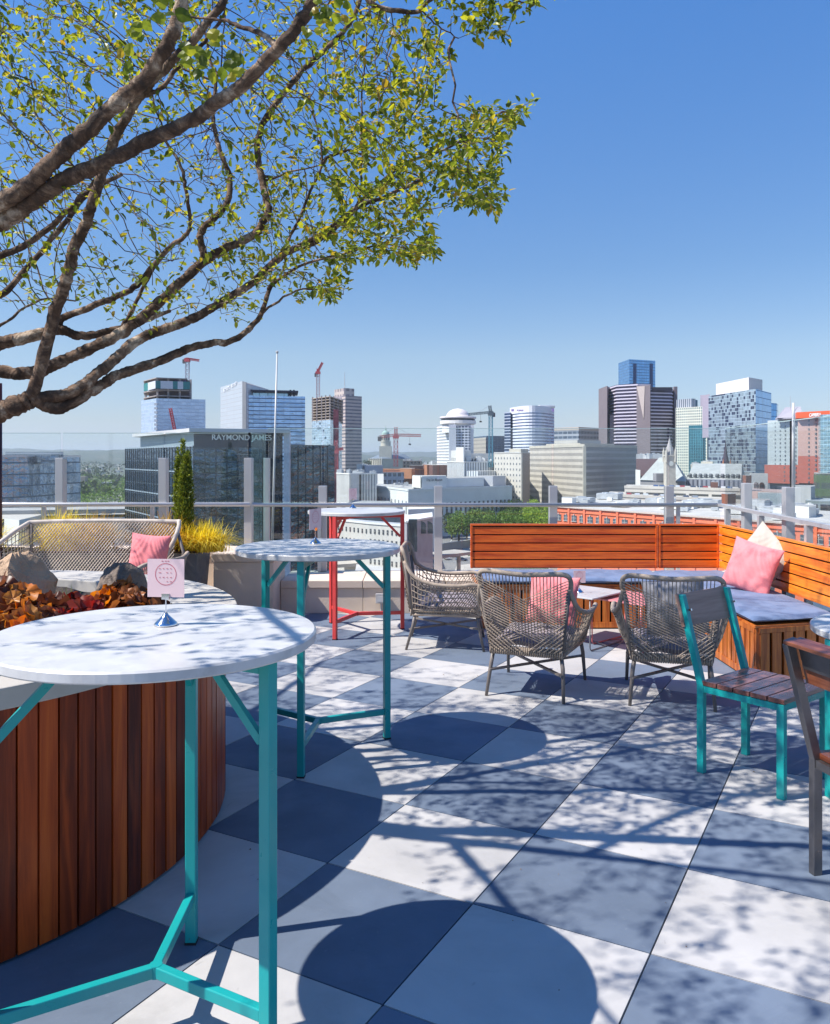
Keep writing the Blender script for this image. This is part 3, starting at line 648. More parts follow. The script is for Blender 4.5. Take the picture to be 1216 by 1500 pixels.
# ---- rope sofa
def sofa():
    t = thing('rope_sofa', 'wide woven rope sofa with a pale frame behind the round planter', 'sofa', (-2.68, 6.9, 0)); X0, X1, YB, YF = -3.33, -2.03, 7.22, 6.45
    rim = cr([(X0-.16, YF-.05, .42), (X0-.20, YF+.02, .66), (X0-.13, YF+.35, .80), (X0-.02, YB-.08, .965), (X0+.08, YB, .992), ((X0+X1)/2, YB+.03, 1.0), (X1-.08, YB, .996), (X1-.005, YB-.03, .985), (X1-.02, YB-.10, .86), (X1-.10, YB-.16, .66), (X1-.13, YB-.20, .42)], 8)
    mb = MB(); mb.tube(rim, .019, 8); mb.build('back_rail', M['rope_light'], t, smooth=True)
    mb = MB(); armr = cr([(X1+.10, YB-.14, .74), (X1+.09, YB-.3, .715), (X1-.02, YF+.22, .71), (X1-.10, YF+.06, .70), (X1-.165, YF-.02, .62), (X1-.18, YF, .40)], 8)
    mb.tube(armr, .018, 8); mb.build('arm_rail', M['rope'], t, smooth=True)
    mb = MB(); mb.tube([(X1-.02, YB-.05, .95), (X1+.06, YB-.12, .74), (X1+.02, YB-.15, .4)], .014, 8); mb.build('back_post', M['legm'], t, smooth=True); mb = MB(); mb.tube([(X0+.02, YB-.03, .975), (X0+.05, YB-.09, .42)], .014, 8)
    mb.build('back_post', M['legm'], t, smooth=True)
    mb = MB(); n = 62; xl, xr = X0+.03, X1-.04
    for s in (-1, 1):               # crossing diagonal ropes of the back
        for k in range(-22, n):
            xa = xl + (xr-xl)*k/(n*.72); xb = xa + .42
            za, zb = .99, .44
            if s < 0: xa, xb = xb, xa
            p, q = Vector((xa, YB, za)), Vector((xb, YB-.11, zb))
            lo, hi = 0, 1
            for e, (c0, c1) in enumerate(((p.x, q.x),)):
                for lim in (xl, xr):
                    if (c0 - lim) * (c1 - lim) < 0:
                        tt = (lim-c0)/(c1-c0)
                        if (c0 < xl if lim == xl else c0 > xr): lo = max(lo, tt)
                        else: hi = min(hi, tt)
            if not ((xl-.001 <= p.lerp(q, (lo+hi)/2).x <= xr+.001)) or hi-lo < .02: continue
            a, b_ = p.lerp(q, lo), p.lerp(q, hi); mb.tube([a + Vector((0, .004*s, 0)), b_ + Vector((0, .004*s, 0))], .0036, 4, cap=False)
    mb.build('back_weave', M['rope_light'], t)
    mb = MB(); L0 = [samp(rim, .02 + .36*k/30) for k in range(31)]
    for k, a in enumerate(L0): mb.tube([a, Vector((X0 - .10 + .14*k/30, YF + (YB-.10-YF)*k/30, .42))], .0036, 4, cap=False)
    for h in range(9): mb.tube([a.lerp(Vector((X0 - .10 + .14*k/30, YF + (YB-.10-YF)*k/30, .42)), .08 + h*.1) for k, a in enumerate(L0)], .0034, 4, cap=False)
    for k in range(30):
        a = samp(armr, .02 + .8*k/29); b_ = Vector((X1+.03 - .14*k/29, YB-.15 - (YB-YF-.2)*k/29, .36)); mb.tube([a, b_], .0036, 4, cap=False)
        b2 = Vector((X1+.03 - .14*min(1,(k+9)/29), YB-.15 - (YB-YF-.2)*min(1,(k+9)/29), .36)); mb.tube([a + Vector((.005,0,0)), b2 + Vector((.005,0,0))], .0034, 4, cap=False)
    mb.build('side_weave', M['rope'], t)
    mb = MB(); mb.tube([(X0-.12, YF, .34), (X1-.10, YF, .34), (X1+.03, YB-.12, .34), (X0+.02, YB-.10, .34), (X0-.12, YF, .34)], .018, 8); mb.build('seat_frame', M['rope'], t, smooth=True)
    for i in (0, 1):
        mb = MB(); xm0 = X0 - .08 + i*.63; mb.grid([[Vector((p[0], p[1], p[2])) for p in r] for r in padmesh(lambda u, v, xm0=xm0: (xm0 + u*.61, YF+.02 + v*.62), 24, 20, .36, .52)], closed=True)
        mb.build('seat_cushion', M['linen'], t, smooth=True)
    for p in ((X0-.08, YF+.02), (X1-.10, YF+.02), (X1, YB-.12), (X0+.04, YB-.12)):
        mb = MB(); mb.tube([(p[0], p[1], .34), (p[0]+.02, p[1], 0)], .015, 8); mb.build('leg', M['legm'], t)
sofa()
pillow('throw_pillow', (-2.235, 7.0, .725), (.33, .37), .13, (R(-12), R(6), R(6)), M['pink'], 'pink cushion standing on the woven sofa', seed=12)
st_ = thing('side_table', 'tiny pale side table in front of the woven sofa', 'table', (-2.52, 5.75, 0)); C3 = Vector((-2.52, 5.75, 0))
mb = MB(); mb.lathe([(.22, .50), (.22, .52)], C3, 40); mb.build('tabletop', M['marble'], st_); mb = MB(); mb.tube([C3, C3 + Vector((0,0,.5))], .02); mb.build('leg', M['legm'], st_); mb = MB(); mb.lathe([(.15, 0), (.15, .012)], C3, 30); mb.build('base', M['legm'], st_)
card_stand((-2.42, 5.75), .521, .085, R(10), 'tiny pink card before the woven sofa cushions')

# ---- planter boxes, yew and grasses behind the sofa
boxm = mat('slate_planter', (.10, .105, .115), .6, var=.2, vs=5, bump=.2, bs=40)
for i, (x0, x1, lab) in enumerate(((-4.75, -3.62, 'slate grey planter box at the far left behind the sofa'), (-3.58, -2.74, 'slate grey planter box in the middle behind the sofa'), (-2.70, -1.925, 'slate grey planter box right of the sofa with slanting shadows'))):
    t = thing('planter_box', lab, 'planter', ((x0+x1)/2, 7.62, 0), group='planter boxes behind the sofa'); mb = MB(); d = .05
    mb.add([(x0+d, 7.42, 0), (x1-d, 7.42, 0), (x1-d, 7.82, 0), (x0+d, 7.82, 0), (x0, 7.38, .70), (x1, 7.38, .70), (x1, 7.86, .70), (x0, 7.86, .70)], [(0,3,2,1), (4,5,6,7), (0,1,5,4), (1,2,6,5), (2,3,7,6), (3,0,4,7)])
    mb.build('box', boxm, t, bevel=.006); mb = MB(); mb.box(((x0+x1)/2, 7.62, .706), (x1-x0-.07, .40, .012)); mb.build('soil', bpy.data.materials['soil'], t)
YL = [(.40, .30, .02), (.70, .55, .05), (.86, .74, .14)]
nm_ = leafmat('yellow_grass', YL, .4, .5, 3); nm2 = leafmat('amber_grass', [(.28,.14,.02), (.50,.30,.04), (.62,.42,.06)], .4, .5, 3)
for i, (x, y, L, n, lab, mm) in enumerate(((-1.93, 7.56, .34, 1500, 'yellow fountain grass spilling over the planter right of the yew', nm_), (-2.26, 7.58, .42, 800, 'amber grass under the yew behind the pink cushion', nm2),
        (-2.92, 7.58, .42, 900, 'amber grass tuft behind the middle of the sofa back', nm2), (-3.20, 7.58, .46, 1200, 'bright yellow grass tuft behind the left half of the sofa', nm_), (-3.95, 7.62, .36, 600, 'yellow grass tuft behind the left arm of the sofa', nm_))):
    tuft((x, y, .70), n, L, lab, YL, 40+i, 1.75, .0030, nm=mm)
def leafcloud(mb, pts, s0, s1, rnd, asp=2.0):
    for p, out_ in pts:
        s = rnd.uniform(s0, s1); d = (out_ + Vector((rnd.gauss(0,.6), rnd.gauss(0,.6), rnd.gauss(0,.6)))).normalized(); n_ = d.orthogonal().normalized(); n_.rotate(Matrix.Rotation(rnd.uniform(0, 6.28), 3, d)); sd = d.cross(n_)
        mb.add([p, p + d*s*.5 + sd*s/asp/1.0*.5, p + d*s, p + d*s*.5 - sd*s/asp*.5], [(0,1,2,3)])
yw = thing('columnar_yew', 'tall narrow green yew rising behind the sofa', 'shrub', (-2.135, 7.66, .70)); rnd = random.Random(4); mb = MB(); pts = []
SH_ = [(rnd.uniform(0, 6.28), .058*rnd.random()**.5, rnd.uniform(.62, .93), rnd.uniform(.030, .046)) for _ in range(20)] + [(0, 0, 1.0, .040)]
for k in range(16000):
    a_, ro, hz_, rr = SH_[k % 21]; z = rnd.random()**.9*hz_; u = z/hz_; r = rr*(min(1, u*4+.6))*(1 - max(0, u-.6)/.4*.85)*rnd.uniform(.4, 1.12); a = rnd.uniform(0, 6.283)
    sp = 1 + .35*min(1, u*2); p = Vector((-2.135 + ro*sp*math.cos(a_) + r*math.cos(a), 7.66 + ro*sp*math.sin(a_) + r*math.sin(a), .70 + z*1.0)); pts.append((p, Vector((math.cos(a)*.5, math.sin(a)*.5, 1.0))))
leafcloud(mb, pts, .022, .042, rnd, 3.0); mb.build('foliage', leafmat('yew_needles', [(.035,.055,.010), (.13,.17,.02), (.34,.36,.04)], .25, .5, 16), yw)
mb = MB(); mb.tube([(-2.135, 7.66, .70), (-2.135, 7.66, 1.5)], [.02, .006], 8); mb.build('stem', mat('yew_bark', (.10, .06, .04), .9), yw)
pts = []

# ---- parapet walls
wl = thing('parapet_wall', 'tan concrete parapet with a taller block on its left and a low ledge', 'wall', (0, 8.6, 0))
mb = MB(); mb.box((-1.625, 8.25, .28), (.57, .70, .56)); mb.build('block', M['concrete'], wl, bevel=.006)
mb = MB(); mb.box((-1.625, 8.25, .60), (.60, .73, .075)); mb.build('block_cap', M['concrete'], wl, bevel=.006)
mb = MB(); mb.box((-4.6, 8.52, .28), (5.37, .45, .56)); mb.build('block', M['concrete'], wl)
mb = MB(); mb.box((-4.6, 8.52, .60), (5.38, .48, .075)); mb.build('block_cap', M['concrete'], wl, bevel=.006)
nx = 6
for k in range(nx):
    a = -1.335 + k*.82; mb = MB(); mb.box((a+.408, 8.66, .125), (.816, .72, .25)); mb.build('low_wall', M['concrete'], wl, bevel=.004)
    mb = MB(); mb.box((a+.408, 8.655, .29), (.814, .75, .075)); mb.build('ledge', M['concrete'], wl, bevel=.006)
mb = MB(); mb.box((3.34, 7.2, .125), (.22, 4.2, .25)); mb.build('low_wall', M['concrete'], wl)
ob = thing('outlet_box', 'small grey outlet box fixed low on the tan wall', 'outlet', (-.335, 8.28, .14)); mb = MB(); mb.box((-.335, 8.265, .155), (.11, .05, .095)); mb.build('cover', M['alu'], ob, bevel=.005); mb = MB(); mb.box((-.335, 8.238, .15), (.07, .006, .05)); mb.build('lid', mat('outlet_lid', (.5,.5,.5), .5), ob); mb = MB(); mb.tube([(-.335, 8.27, .0), (-.335, 8.27, .11)], .009); mb.build('conduit', M['alu'], ob)

# ---- railing with tall glass screens
rl = thing('glass_railing', 'grey metal railing with tall clear glass panels round the terrace edge', 'railing', (0, 8.9, 0))
def post(p, z0, z1, rz=0, wx=.085, wy=.085): mb = MB(); mb.box((p[0], p[1], (z0+z1)/2), (wx, wy, z1-z0), RZ(rz)); mb.build('post', M['alu'], rl, bevel=.003)
YL_, YM = 8.62, 8.97
LP = [XX(px, YL_) for px in (-230, -70, 89.5, 240, 364.5)]
for x in LP: post((x, YL_), .637, 1.545, 0, .078, .11)
MPX = [XX(px, YM) for px in (391.5,)]
post((XX(391, YM), YM), .33, 1.545, 0, .06, .08)
MP = [XX(px, YM) for px in (473, 642, 810, 980)]
for x in MP: post((x, YM), .33, 1.245, 0, .085, .085)
RC = Vector((3.30, 8.97, 0)); RE = Vector((2.93, 4.2, 0)); rd = (RE-RC).normalized(); ra = math.atan2(rd.y, rd.x)
def rp(Y): t_ = (Y-RC.y)/(RE.y-RC.y); return RC.lerp(RE, t_)
for Y in (8.14, 7.04, 5.94, 4.84): p = rp(Y); post((p.x, p.y), .0, 1.30, ra, .10, .075)
for Y in (8.60, 7.58, 6.48, 5.4): p = rp(Y); mb = MB(); mb.box((p.x-.05, p.y, .68), (.05, .05, .68), RZ(ra)); mb.build('baluster', M['alu'], rl)
for px in (-60, 70, 227): mb = MB(); mb.box((XX(px, YL_+.05), YL_-.04, .84), (.035, .035, .41)); mb.build('baluster', M['alu'], rl)
for px in (468, 993): mb = MB(); mb.box((XX(px, YM-.06), YM-.07, .68), (.035, .035, .69)); mb.build('baluster', M['alu'], rl)
mb = MB(); mb.tube([(LP[0]-1, YL_-.07, 1.068), (XX(366, YL_), YL_-.07, 1.068), (XX(391, YM), YM-.09, 1.045), (RC.x-.05, YM-.09, 1.045)], .021, 10); mb.build('handrail', M['alu'], rl, smooth=True)
mb = MB(); mb.bar((RC.x-.055, YM-.11, 1.045), (RE.x-.055, RE.y, 1.045), .055, .03); mb.build('handrail', M['alu'], rl)
def pane(a, b, z0, z1): 
    a = Vector((*a, 0)); b = Vector((*b, 0)); d = b-a; mb = MB(); mb.box((a+b)/2 + Vector((0,0,(z0+z1)/2)), (d.length, .012, z1-z0), RZ(math.atan2(d.y, d.x))); o = mb.build('glass_pane', M['glass'], rl)
    mb = MB(); mb.box((a+b)/2 + Vector((0,0,z1+.003)), (d.length, .0125, .0055), RZ(math.atan2(d.y, d.x))); mb.build('polished_edge', M['rim'], o, origin=(0, 0, 0)); e_ = o.children[0]; e_.location = -rl.location; e_.data.update()
    return o
GT = 1.80
for i in range(len(LP)-1): pane((LP[i]+.012, YL_+.02), (LP[i+1]-.012, YL_+.02), .66, GT)
o = pane((LP[-1]+.02, YL_+.03), (XX(391, YM)-.01, YM-.02), .66, 1.80); o.data.materials[0] = M['glassedge']
xs = [XX(391, YM)] + MP + [RC.x]
for i in range(len(xs)-1): pane((xs[i]+.012, YM+.02), (xs[i+1]-.012, YM+.02), .34, 1.86)
ys = [8.95, 8.14, 7.04, 5.94, 4.84]
for i in range(4): a, b = rp(ys[i]-.012), rp(ys[i+1]+.012); pane((a.x+.03, a.y), (b.x+.03, b.y), .27, 1.86)
p = rp(7.04); mb = MB(); mb.bar((p.x+.03, p.y+.010, 1.30), (p.x+.03, p.y+.010, 1.86), .018, .014); mb.build('joint_seal', M['dark'], rl)
mb = MB(); mb.tube([(p.x+.03, p.y-.03, 1.30), (p.x+.03, p.y-.03, 2.01)], [.016, .012], 8); mb.build('upright_rod', mat('white_paint', (.52,.52,.51), .4), rl, smooth=True)
fp = thing('flag_pole', 'thin bare white pole rising above the glass railing', 'pole', (XX(400, 9.3), 9.3, .2)); mb = MB(); mb.tube([(XX(397.5, 9.3), 9.3, .15), (XX(406, 9.3), 9.3, ZZ(516, 9.3))], [.015, .009], 10); mb.build('pole', bpy.data.materials['white_paint'], fp, smooth=True); mb = MB(); mb.lathe([(.001, .02), (.016, .01), (.016, -.005), (.001, -.015)], (XX(406, 9.3), 9.3, ZZ(516, 9.3)), 12); mb.build('finial', bpy.data.materials['white_paint'], fp)
for nme, pxx in (('umbrella_pole', -1.5),):
    mb = MB(); up = thing('umbrella_pole', 'dark red brown pole at the left frame edge behind the sofa', 'pole', (XX(0, 7.3), 7.3, 0)); mb.tube([(XX(pxx, 7.3), 7.3, 0), (XX(pxx, 7.3), 7.3, 2.2)], .026, 12); mb.build('pole', mat('dark_red_pole', (.06,.015,.015), .4), up, smooth=True); mb = MB(); mb.lathe([(.25, 0), (.25, .05), (.04, .06), (.04, .3)], (XX(pxx, 7.3), 7.3, 0), 30); mb.build('base', M['concrete'], up)

# ---- dry leaves and grit lying on the pavers
mb = MB(); rnd = random.Random(77)
for k in range(150):
    x, y = rnd.uniform(-1.0, 3.0), rnd.uniform(2.1, 8.0)
    if (x-PC.x)**2 + (y-PC.y)**2 < 1.56**2: continue
    L = rnd.choice((.004, .004, .005, .006, .008, .014)); a = rnd.uniform(0, 6.28); d = Vector((math.cos(a), math.sin(a), 0)); n_ = Vector((-d.y, d.x, 0))*rnd.uniform(.25, .5)
    p = Vector((x, y, .0022)); mb.add([p, p+d*L*.5+n_*L+Vector((0,0,L*.3)), p+d*L+Vector((0,0,L*.15)), p+d*L*.5-n_*L+Vector((0,0,L*.25)), p+d*L*.5+Vector((0,0,.001))], [(0,1,4), (1,2,4), (2,3,4), (3,0,4)])
tag(mb.build('fallen_leaves', leafmat('dry_leaf', [(.06,.035,.02), (.20,.11,.04), (.30,.20,.06)], .2, .7)), 'tiny dry leaves and grit scattered over the pavers', None, None, 'stuff')
HAZE = 0.00008
# ================================================================ CITY
ZG = -38.0
def gm():
    m, t, b = newmat('city_ground'); N = NT(t); co = N.obj()
    a = N.noise(.012, co, 8, .6, .4); c = N.ramp(a, [(.34, (.045, .07, .030)), (.45, (.075, .095, .05)), (.5, (.20, .19, .17)), (.58, (.28, .26, .24)), (.68, (.11, .115, .12))])
    d = N.ramp(N.noise(.0012, co, 5, .6), [(.42, (0,0,0)), (.52, (1,1,1))]); c = N.mix(N.m('MULTIPLY', d, .7), c, (.05, .075, .035))
    N.L(c, b.inputs['Base Color']); b.inputs['Roughness'].default_value = .9; return m
mb = MB(); rings = [0, 60, 150, 300, 600, 1200, 2500, 5000, 9000, 14000, 26000]
mb.grid([[Vector((max(r, .01)*math.cos(q), max(r, .01)*math.sin(q), ZG)) for q in [2*math.pi*j/64 for j in range(64)]] for r in rings], closed=True)
tag(mb.build('city_ground', gm()), kind='structure')
def hillrow(D, h0, h1, seed, col, name, a0=-60, a1=60):
    rnd = random.Random(seed); P = [rnd.uniform(0, 6.28) for _ in range(8)]; mb = MB(); n = 260; rows = [[], [], [], []]
    for i in range(n+1):
        a = R(90 - (a0 + (a1-a0)*i/n)); u = i/n*30
        hh = h0 + (h1-h0)*(.5 + .28*math.sin(u*.6+P[0]) + .16*math.sin(u*1.7+P[1]) + .08*math.sin(u*4.1+P[2]) + .035*math.sin(u*11+P[3]) + .02*math.sin(u*31+P[4]))
        for k, (dd, f_) in enumerate(((1, 0), (1.05, .62), (1.12, 1), (1.5, 0))): rows[k].append(Vector((D*dd*math.cos(a), D*dd*math.sin(a), ZG - 4 + (hh+4)*f_)))
    mb.grid(rows); tag(mb.build(name, mat(name + '_wood', col, .95, var=.3, vs=.02, dirt=(.16, .15, .12), ds=.008), smooth=True), kind='structure')
hillrow(5200, 30, 95, 3, (.045, .065, .035), 'near_hills'); hillrow(9000, 60, 170, 5, (.04, .06, .04), 'far_hills')

def wallmesh(foot, z0, z1, nvis, u0=0.0):
    """prism with metre UVs on its walls; v counts down from the roofline"""
    mb = MB(); mb.uv = []; n = len(foot); ztop = z1 if isinstance(z1, (list, tuple)) else [z1]*n; u = u0
    for i in range(n):
        a, b = foot[i], foot[(i+1) % n]; L = math.hypot(b[0]-a[0], b[1]-a[1]); zt0, zt1 = ztop[i], ztop[(i+1) % n]
        mb.add([(a[0], a[1], z0), (b[0], b[1], z0), (b[0], b[1], zt1), (a[0], a[1], zt0)], [(0, 1, 2, 3)])
        T_ = max(ztop); mb.uv += [(u, z0-T_+1000), (u+L, z0-T_+1000), (u+L, zt1-T_+1000), (u, zt0-T_+1000)]; u += L
    mb.add([(p[0], p[1], ztop[i]) for i, p in enumerate(foot)], [tuple(range(n))], 1); mb.uv += [(0, 0)]*n
    return mb
def foot(edges, back=25):
    P = [Vector((XX(px, Y), Y)) for px, Y in edges]; a, b = P[0], P[-1]
    q0 = a*(1 + back/a.length) ; q1 = b*(1 + back/b.length); c_ = (q0+q1)/2
    return P + [q1.lerp(c_, .04), q0.lerp(c_, .04)]
roofm = mat('flat_roof', (.36, .35, .33), .9, var=.25, vs=.12, dirt=(.2, .19, .18), ds=.08)
UNIT = mat('roof_unit', (.48, .49, .50), .6, .2, var=.2, vs=.5); WHITE = mat('white_stucco', (.76, .74, .70), .8, var=.07, vs=.08)
WIN = mat('window_dark', (.05, .06, .075), .15, .3, var=.5, vs=.3); WIN2 = mat('window_grey', (.16, .19, .22), .15, .4, var=.4, vs=.3)
PARA = mat('parapet', (.50, .48, .45), .8, var=.1, vs=.2)
allb = []
def tower(name, label, cat, edges, top, m, back=25, base=ZG, group=None, roof=None, parapet=None, pm=None, wallname='walls', under=None):
    """edges: (photo column, distance) of each visible upright corner; top: photo row of the first corner's roofline"""
    fp_ = foot(edges, back); z1 = ZZ(top, edges[0][1]); t = under
    if t is None: t = thing(name, label, cat, (sum(p.x for p in fp_)/len(fp_), sum(p.y for p in fp_)/len(fp_), base), group=group)
    wallmesh(fp_, base, z1, len(edges)).build(wallname, [m, roof or roofm], t)
    if parapet:
        mb = MB(); n = len(fp_)
        for i in range(len(edges)-1): a, b = fp_[i], fp_[i+1]; mb.bar((a[0], a[1], z1 + parapet/2), (b[0], b[1], z1 + parapet/2), .5, parapet)
        mb.build('parapet', pm or PARA, t)
    return t, fp_, z1
def up(t, name, m, edges, top, bot, back=10):
    fp_ = foot(edges, back); wallmesh(fp_, ZZ(bot, edges[0][1]) - .5, ZZ(top, edges[0][1]), 2).build(name, [m, roofm], t); return fp_
def roof_units(t, fp_, z, n, seed, s=(2, 5), h=(1.2, 3), m=None):
    rnd = random.Random(seed); a, b = fp_[0], fp_[-3]; k = len(fp_); nm = 'rooftop_unit'
    for i in range(n):
        u, v = rnd.uniform(.06, .94), rnd.uniform(.12, .88); p = (fp_[0].lerp(fp_[k-3], u)).lerp(fp_[k-1].lerp(fp_[k-2], u), v); hh = rnd.uniform(*h)
        mb = MB(); mb.box((p.x, p.y, z + hh/2 + .01), (rnd.uniform(*s), rnd.uniform(*s), hh), RZ(rnd.uniform(-.4, .4)))
        mb.box((p.x + .3, p.y, z + hh + .25), (.9, .9, .45)); mb.build(nm, m or UNIT, t)
def windows(t, a, b, z1, rows, cols, w_, h_, dz, z_off, m=None, inset=.0, mx=.6, sill=False, arch=False):
    """one window mesh copied over a wall that runs from a to b (plan points), rows counted down from z1"""
    a = Vector((a[0], a[1], 0)); b = Vector((b[0], b[1], 0)); d = b-a; L = d.length; ang = math.atan2(d.y, d.x); me = None; k = 0
    nrm = Vector((d.y, -d.x, 0)).normalized(); par = t
    for r in range(rows):
        for c_ in range(cols):
            if k >= 96: break
            p = a + d*((c_ + .5)/cols*(1-mx*.0)) + nrm*.06; p.z = z1 - z_off - r*dz
            if me is None:
                mb = MB(); mb.box((0, 0, -h_/2), (w_, .16, h_))
                if sill: mb.box((0, -.10, -h_-.08), (w_*1.1, .25, .12), mi=1); mb.box((0, -.10, .18), (w_*.16, .2, .34), mi=1)
                mb.box((0, -.09, -h_/2), (w_*.06, .05, h_), mi=1); mb.box((0, -.09, -h_*.45), (w_, .05, h_*.05), mi=1)
                o = mb.build('window', [m or WIN, PARA], None); me = o.data; o.parent = par
            else:
                o = bpy.data.objects.new('window', me); COL.objects.link(o); o.parent = par
            o.location = p - par.location; o.rotation_euler = (0, 0, ang); k += 1
def words(text, parent, pos, ang, h, m, name='sign_letters', depth=.15, bold=0, sx=1.0):
    cu = bpy.data.curves.new('t', 'FONT'); cu.body = text; cu.size = h*1.38; cu.extrude = depth/2; cu.align_x = 'LEFT'; cu.offset = bold
    o = bpy.data.objects.new('t', cu); COL.objects.link(o); me = bpy.data.meshes.new_from_object(o.evaluated_get(bpy.context.evaluated_depsgraph_get())); bpy.data.objects.remove(o)
    o = bpy.data.objects.new(name, me); COL.objects.link(o); me.materials.clear(); me.materials.append(m)
    me.transform(Matrix.Diagonal((sx, 1, 1, 1))); me.transform(Matrix.Rotation(R(90), 4, 'X'))
    o.rotation_euler = (0, 0, ang); o.location = Vector(pos) - (parent.location if parent else Vector()); o.parent = parent; return o
def wang(f0, f1): return math.atan2(f1[1]-f0[1], f1[0]-f0[0])

# ---- left: low glass office
GL1 = facade('dark_wavy_glazing', (.08, .12, .16), (.16, .24, .34), 1.7, 3.2, .95, .88, .35, .8, .06, .18, refl_streak=.6, refl_col=(.45, .50, .53))
GL2 = facade('blue_wavy_glazing', (.07, .10, .14), (.12, .22, .34), 1.6, 4.3, .94, .90, .3, .85, .04, .35, refl_streak=.35, refl_col=(.45, .5, .5))
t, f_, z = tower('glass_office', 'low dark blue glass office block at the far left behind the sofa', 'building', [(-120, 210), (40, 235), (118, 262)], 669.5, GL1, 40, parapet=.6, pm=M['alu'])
up(t, 'penthouse', facade('grey_louvre', (.30,.34,.38), (.20,.25,.30), 2, 1.2, 1.0, .6), [(8, 246), (93, 246)], 662, 670, 12)
up(t, 'penthouse', GL1, [(42, 240), (60, 236), (86, 244)], 667, 676, 8)
mb = MB(); mb.box((XX(55, 205), 205, ZZ(757, 205)-6), (60, 14, 12), RZ(.25)); mb.build('podium', mat('podium_white', (.5,.5,.48), .8, var=.1, vs=.1), t)
mb = MB(); mb.box((XX(55, 205)-1, 204, ZZ(742, 205)-1.0), (62, 12, 1.0), RZ(.25)); mb.build('podium_roof', roofm, t)
# ---- big dark glass building with the sign
DK = facade('sign_building_glazing', (.03, .045, .065), (.04, .075, .11), .85, 2.15, .94, .95, .5, .85, .035, .12, refl_streak=.55, refl_col=(.34, .40, .42))
DK2 = facade('side_glazing', (.04, .07, .10), (.06, .14, .22), .85, 2.1, .90, .94, .35, .85, .05, .08, refl_streak=.25, refl_col=(.5, .55, .6))
t, f_, z = tower('sign_office_building', 'dark mirror glass office building with a white letter sign along its top', 'building', [(184, 172), (283, 132), (382, 136), (384, 136), (422, 139)], 655, DK2, 30)
bpy.data.objects.remove([c for c in t.children if c.name.startswith('walls')][0])
A_, B_, C_, D_ = [Vector((XX(px, Y), Y)) for px, Y in ((184, 172), (283, 132), (384, 136.5), (424, 138))]
bk = Vector((0, 1)) * 26
def rb_(p, k=1.0): return p*(1 + 24*k/p.length)
zt_ = ZZ(628, 132)
wallmesh([A_, B_, B_+bk+Vector((2,0)), A_+bk*.8], ZG, ZZ(657, 172), 2).build('side_wall', [DK2, roofm], t)
A2 = A_.lerp(B_, .22)
wallmesh([A2+Vector((.4,.4)), B_+Vector((.02,.3)), B_+bk*.6, A2+bk*.6], ZZ(657, 172), ZZ(633.5, 132), 2).build('attic', [facade('attic_louvre', (.36,.42,.44), (.26,.33,.37), 6, 2.2, .985, .9, .06, .2, .5), roofm], t)
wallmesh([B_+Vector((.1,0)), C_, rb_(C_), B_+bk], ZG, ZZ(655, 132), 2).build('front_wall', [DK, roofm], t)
wallmesh([B_+Vector((.1,.0)), C_, rb_(C_), B_+bk], ZZ(655, 132)+.01, ZZ(636, 132), 2).build('sign_band', [mat('sign_band', (.022,.03,.05), .55, .0, spec=.3), roofm], t)
mb = MB(); mb.prism([(A2.x-.9, A2.y-.4), (B_.x-.3, B_.y-1.2), (D_.x+.3, D_.y-1.2), (XX(424, D_.y+14), D_.y+14), (A2.x-2, A2.y+12)], ZZ(633, 132), ZZ(627.5, 132)); mb.build('roof_fascia', mat('white_fascia', (.62,.61,.60), .5, .2, var=.06, vs=.1), t)
wallmesh([C_+Vector((.05,.6)), D_+Vector((-1.2,.4)), rb_(D_, .9)+Vector((-1.5,0)), rb_(C_)], ZG, ZZ(634, 136), 2).build('recess_wall', [facade('recess', (.03,.035,.045), (.02,.03,.045), 1.5, 4.4, .9, .9, .5, .7, .08, .2), roofm], t)
mb = MB(); mb.box((D_.x-.35, D_.y-.1, (ZZ(633,138)+ZG)/2), (.95, 1.2, ZZ(633,138)-ZG)); mb.build('pilaster', mat('pilaster', (.50,.53,.60), .5), t)
E2 = Vector((XX(490, 150), 150)); D2 = Vector((XX(425.5, 142), 142))
wallmesh([D2, E2, rb_(E2), rb_(D2)], ZG, ZZ(652, 142), 2).build('wing_wall', [facade('wing_glazing', (.03,.045,.065), (.03,.06,.09), .85, 2.1, .94, .95, .5, .85, .04, .16, refl_streak=.6, refl_col=(.32,.37,.38)), roofm], t)
mm_ = mat('mullion', (.03,.045,.06), .4, .5)
for (p0, p1, zt, pv, nm) in ((A_, B_, ZZ(657, 172), 1.75, 'side'), (B_+Vector((.1,0)), C_, ZZ(655, 132), 1.75, 'front'), (D2, E2, ZZ(652, 142), 1.75, 'wing')):
    mb = MB(); dd = (p1-p0); L_ = dd.length; dd = dd/L_; nn = Vector((dd.y, -dd.x)); k = 0
    while k*pv < L_: q = p0 + dd*(k*pv) + nn*.06; mb.box((q.x, q.y, (zt+ZG)/2), (.09, .14, zt-ZG), RZ(math.atan2(dd.y, dd.x))); k += 1
    z_ = zt
    while z_ > ZG: a3, b3 = p0 + nn*.05, p1 + nn*.05; mb.bar((a3.x, a3.y, z_), (b3.x, b3.y, z_), .10, .12 if nm != 'side' else .22, mi=0 if nm != 'side' else 1); z_ -= 4.2
    mb.build('mullions', [mm_, mat('spandrel_' + nm, (.35,.42,.48), .4, .3)], t)
ws = mat('sign_white', (.90,.90,.90), .5)
p = B_.lerp(C_, .265); words('RAYMOND JAMES', t, (p.x, p.y-.25, ZZ(644.2, 133)), wang(B_, C_), ZZ(635.8, 133)-ZZ(644.2, 133), ws, bold=.012, sx=.97)
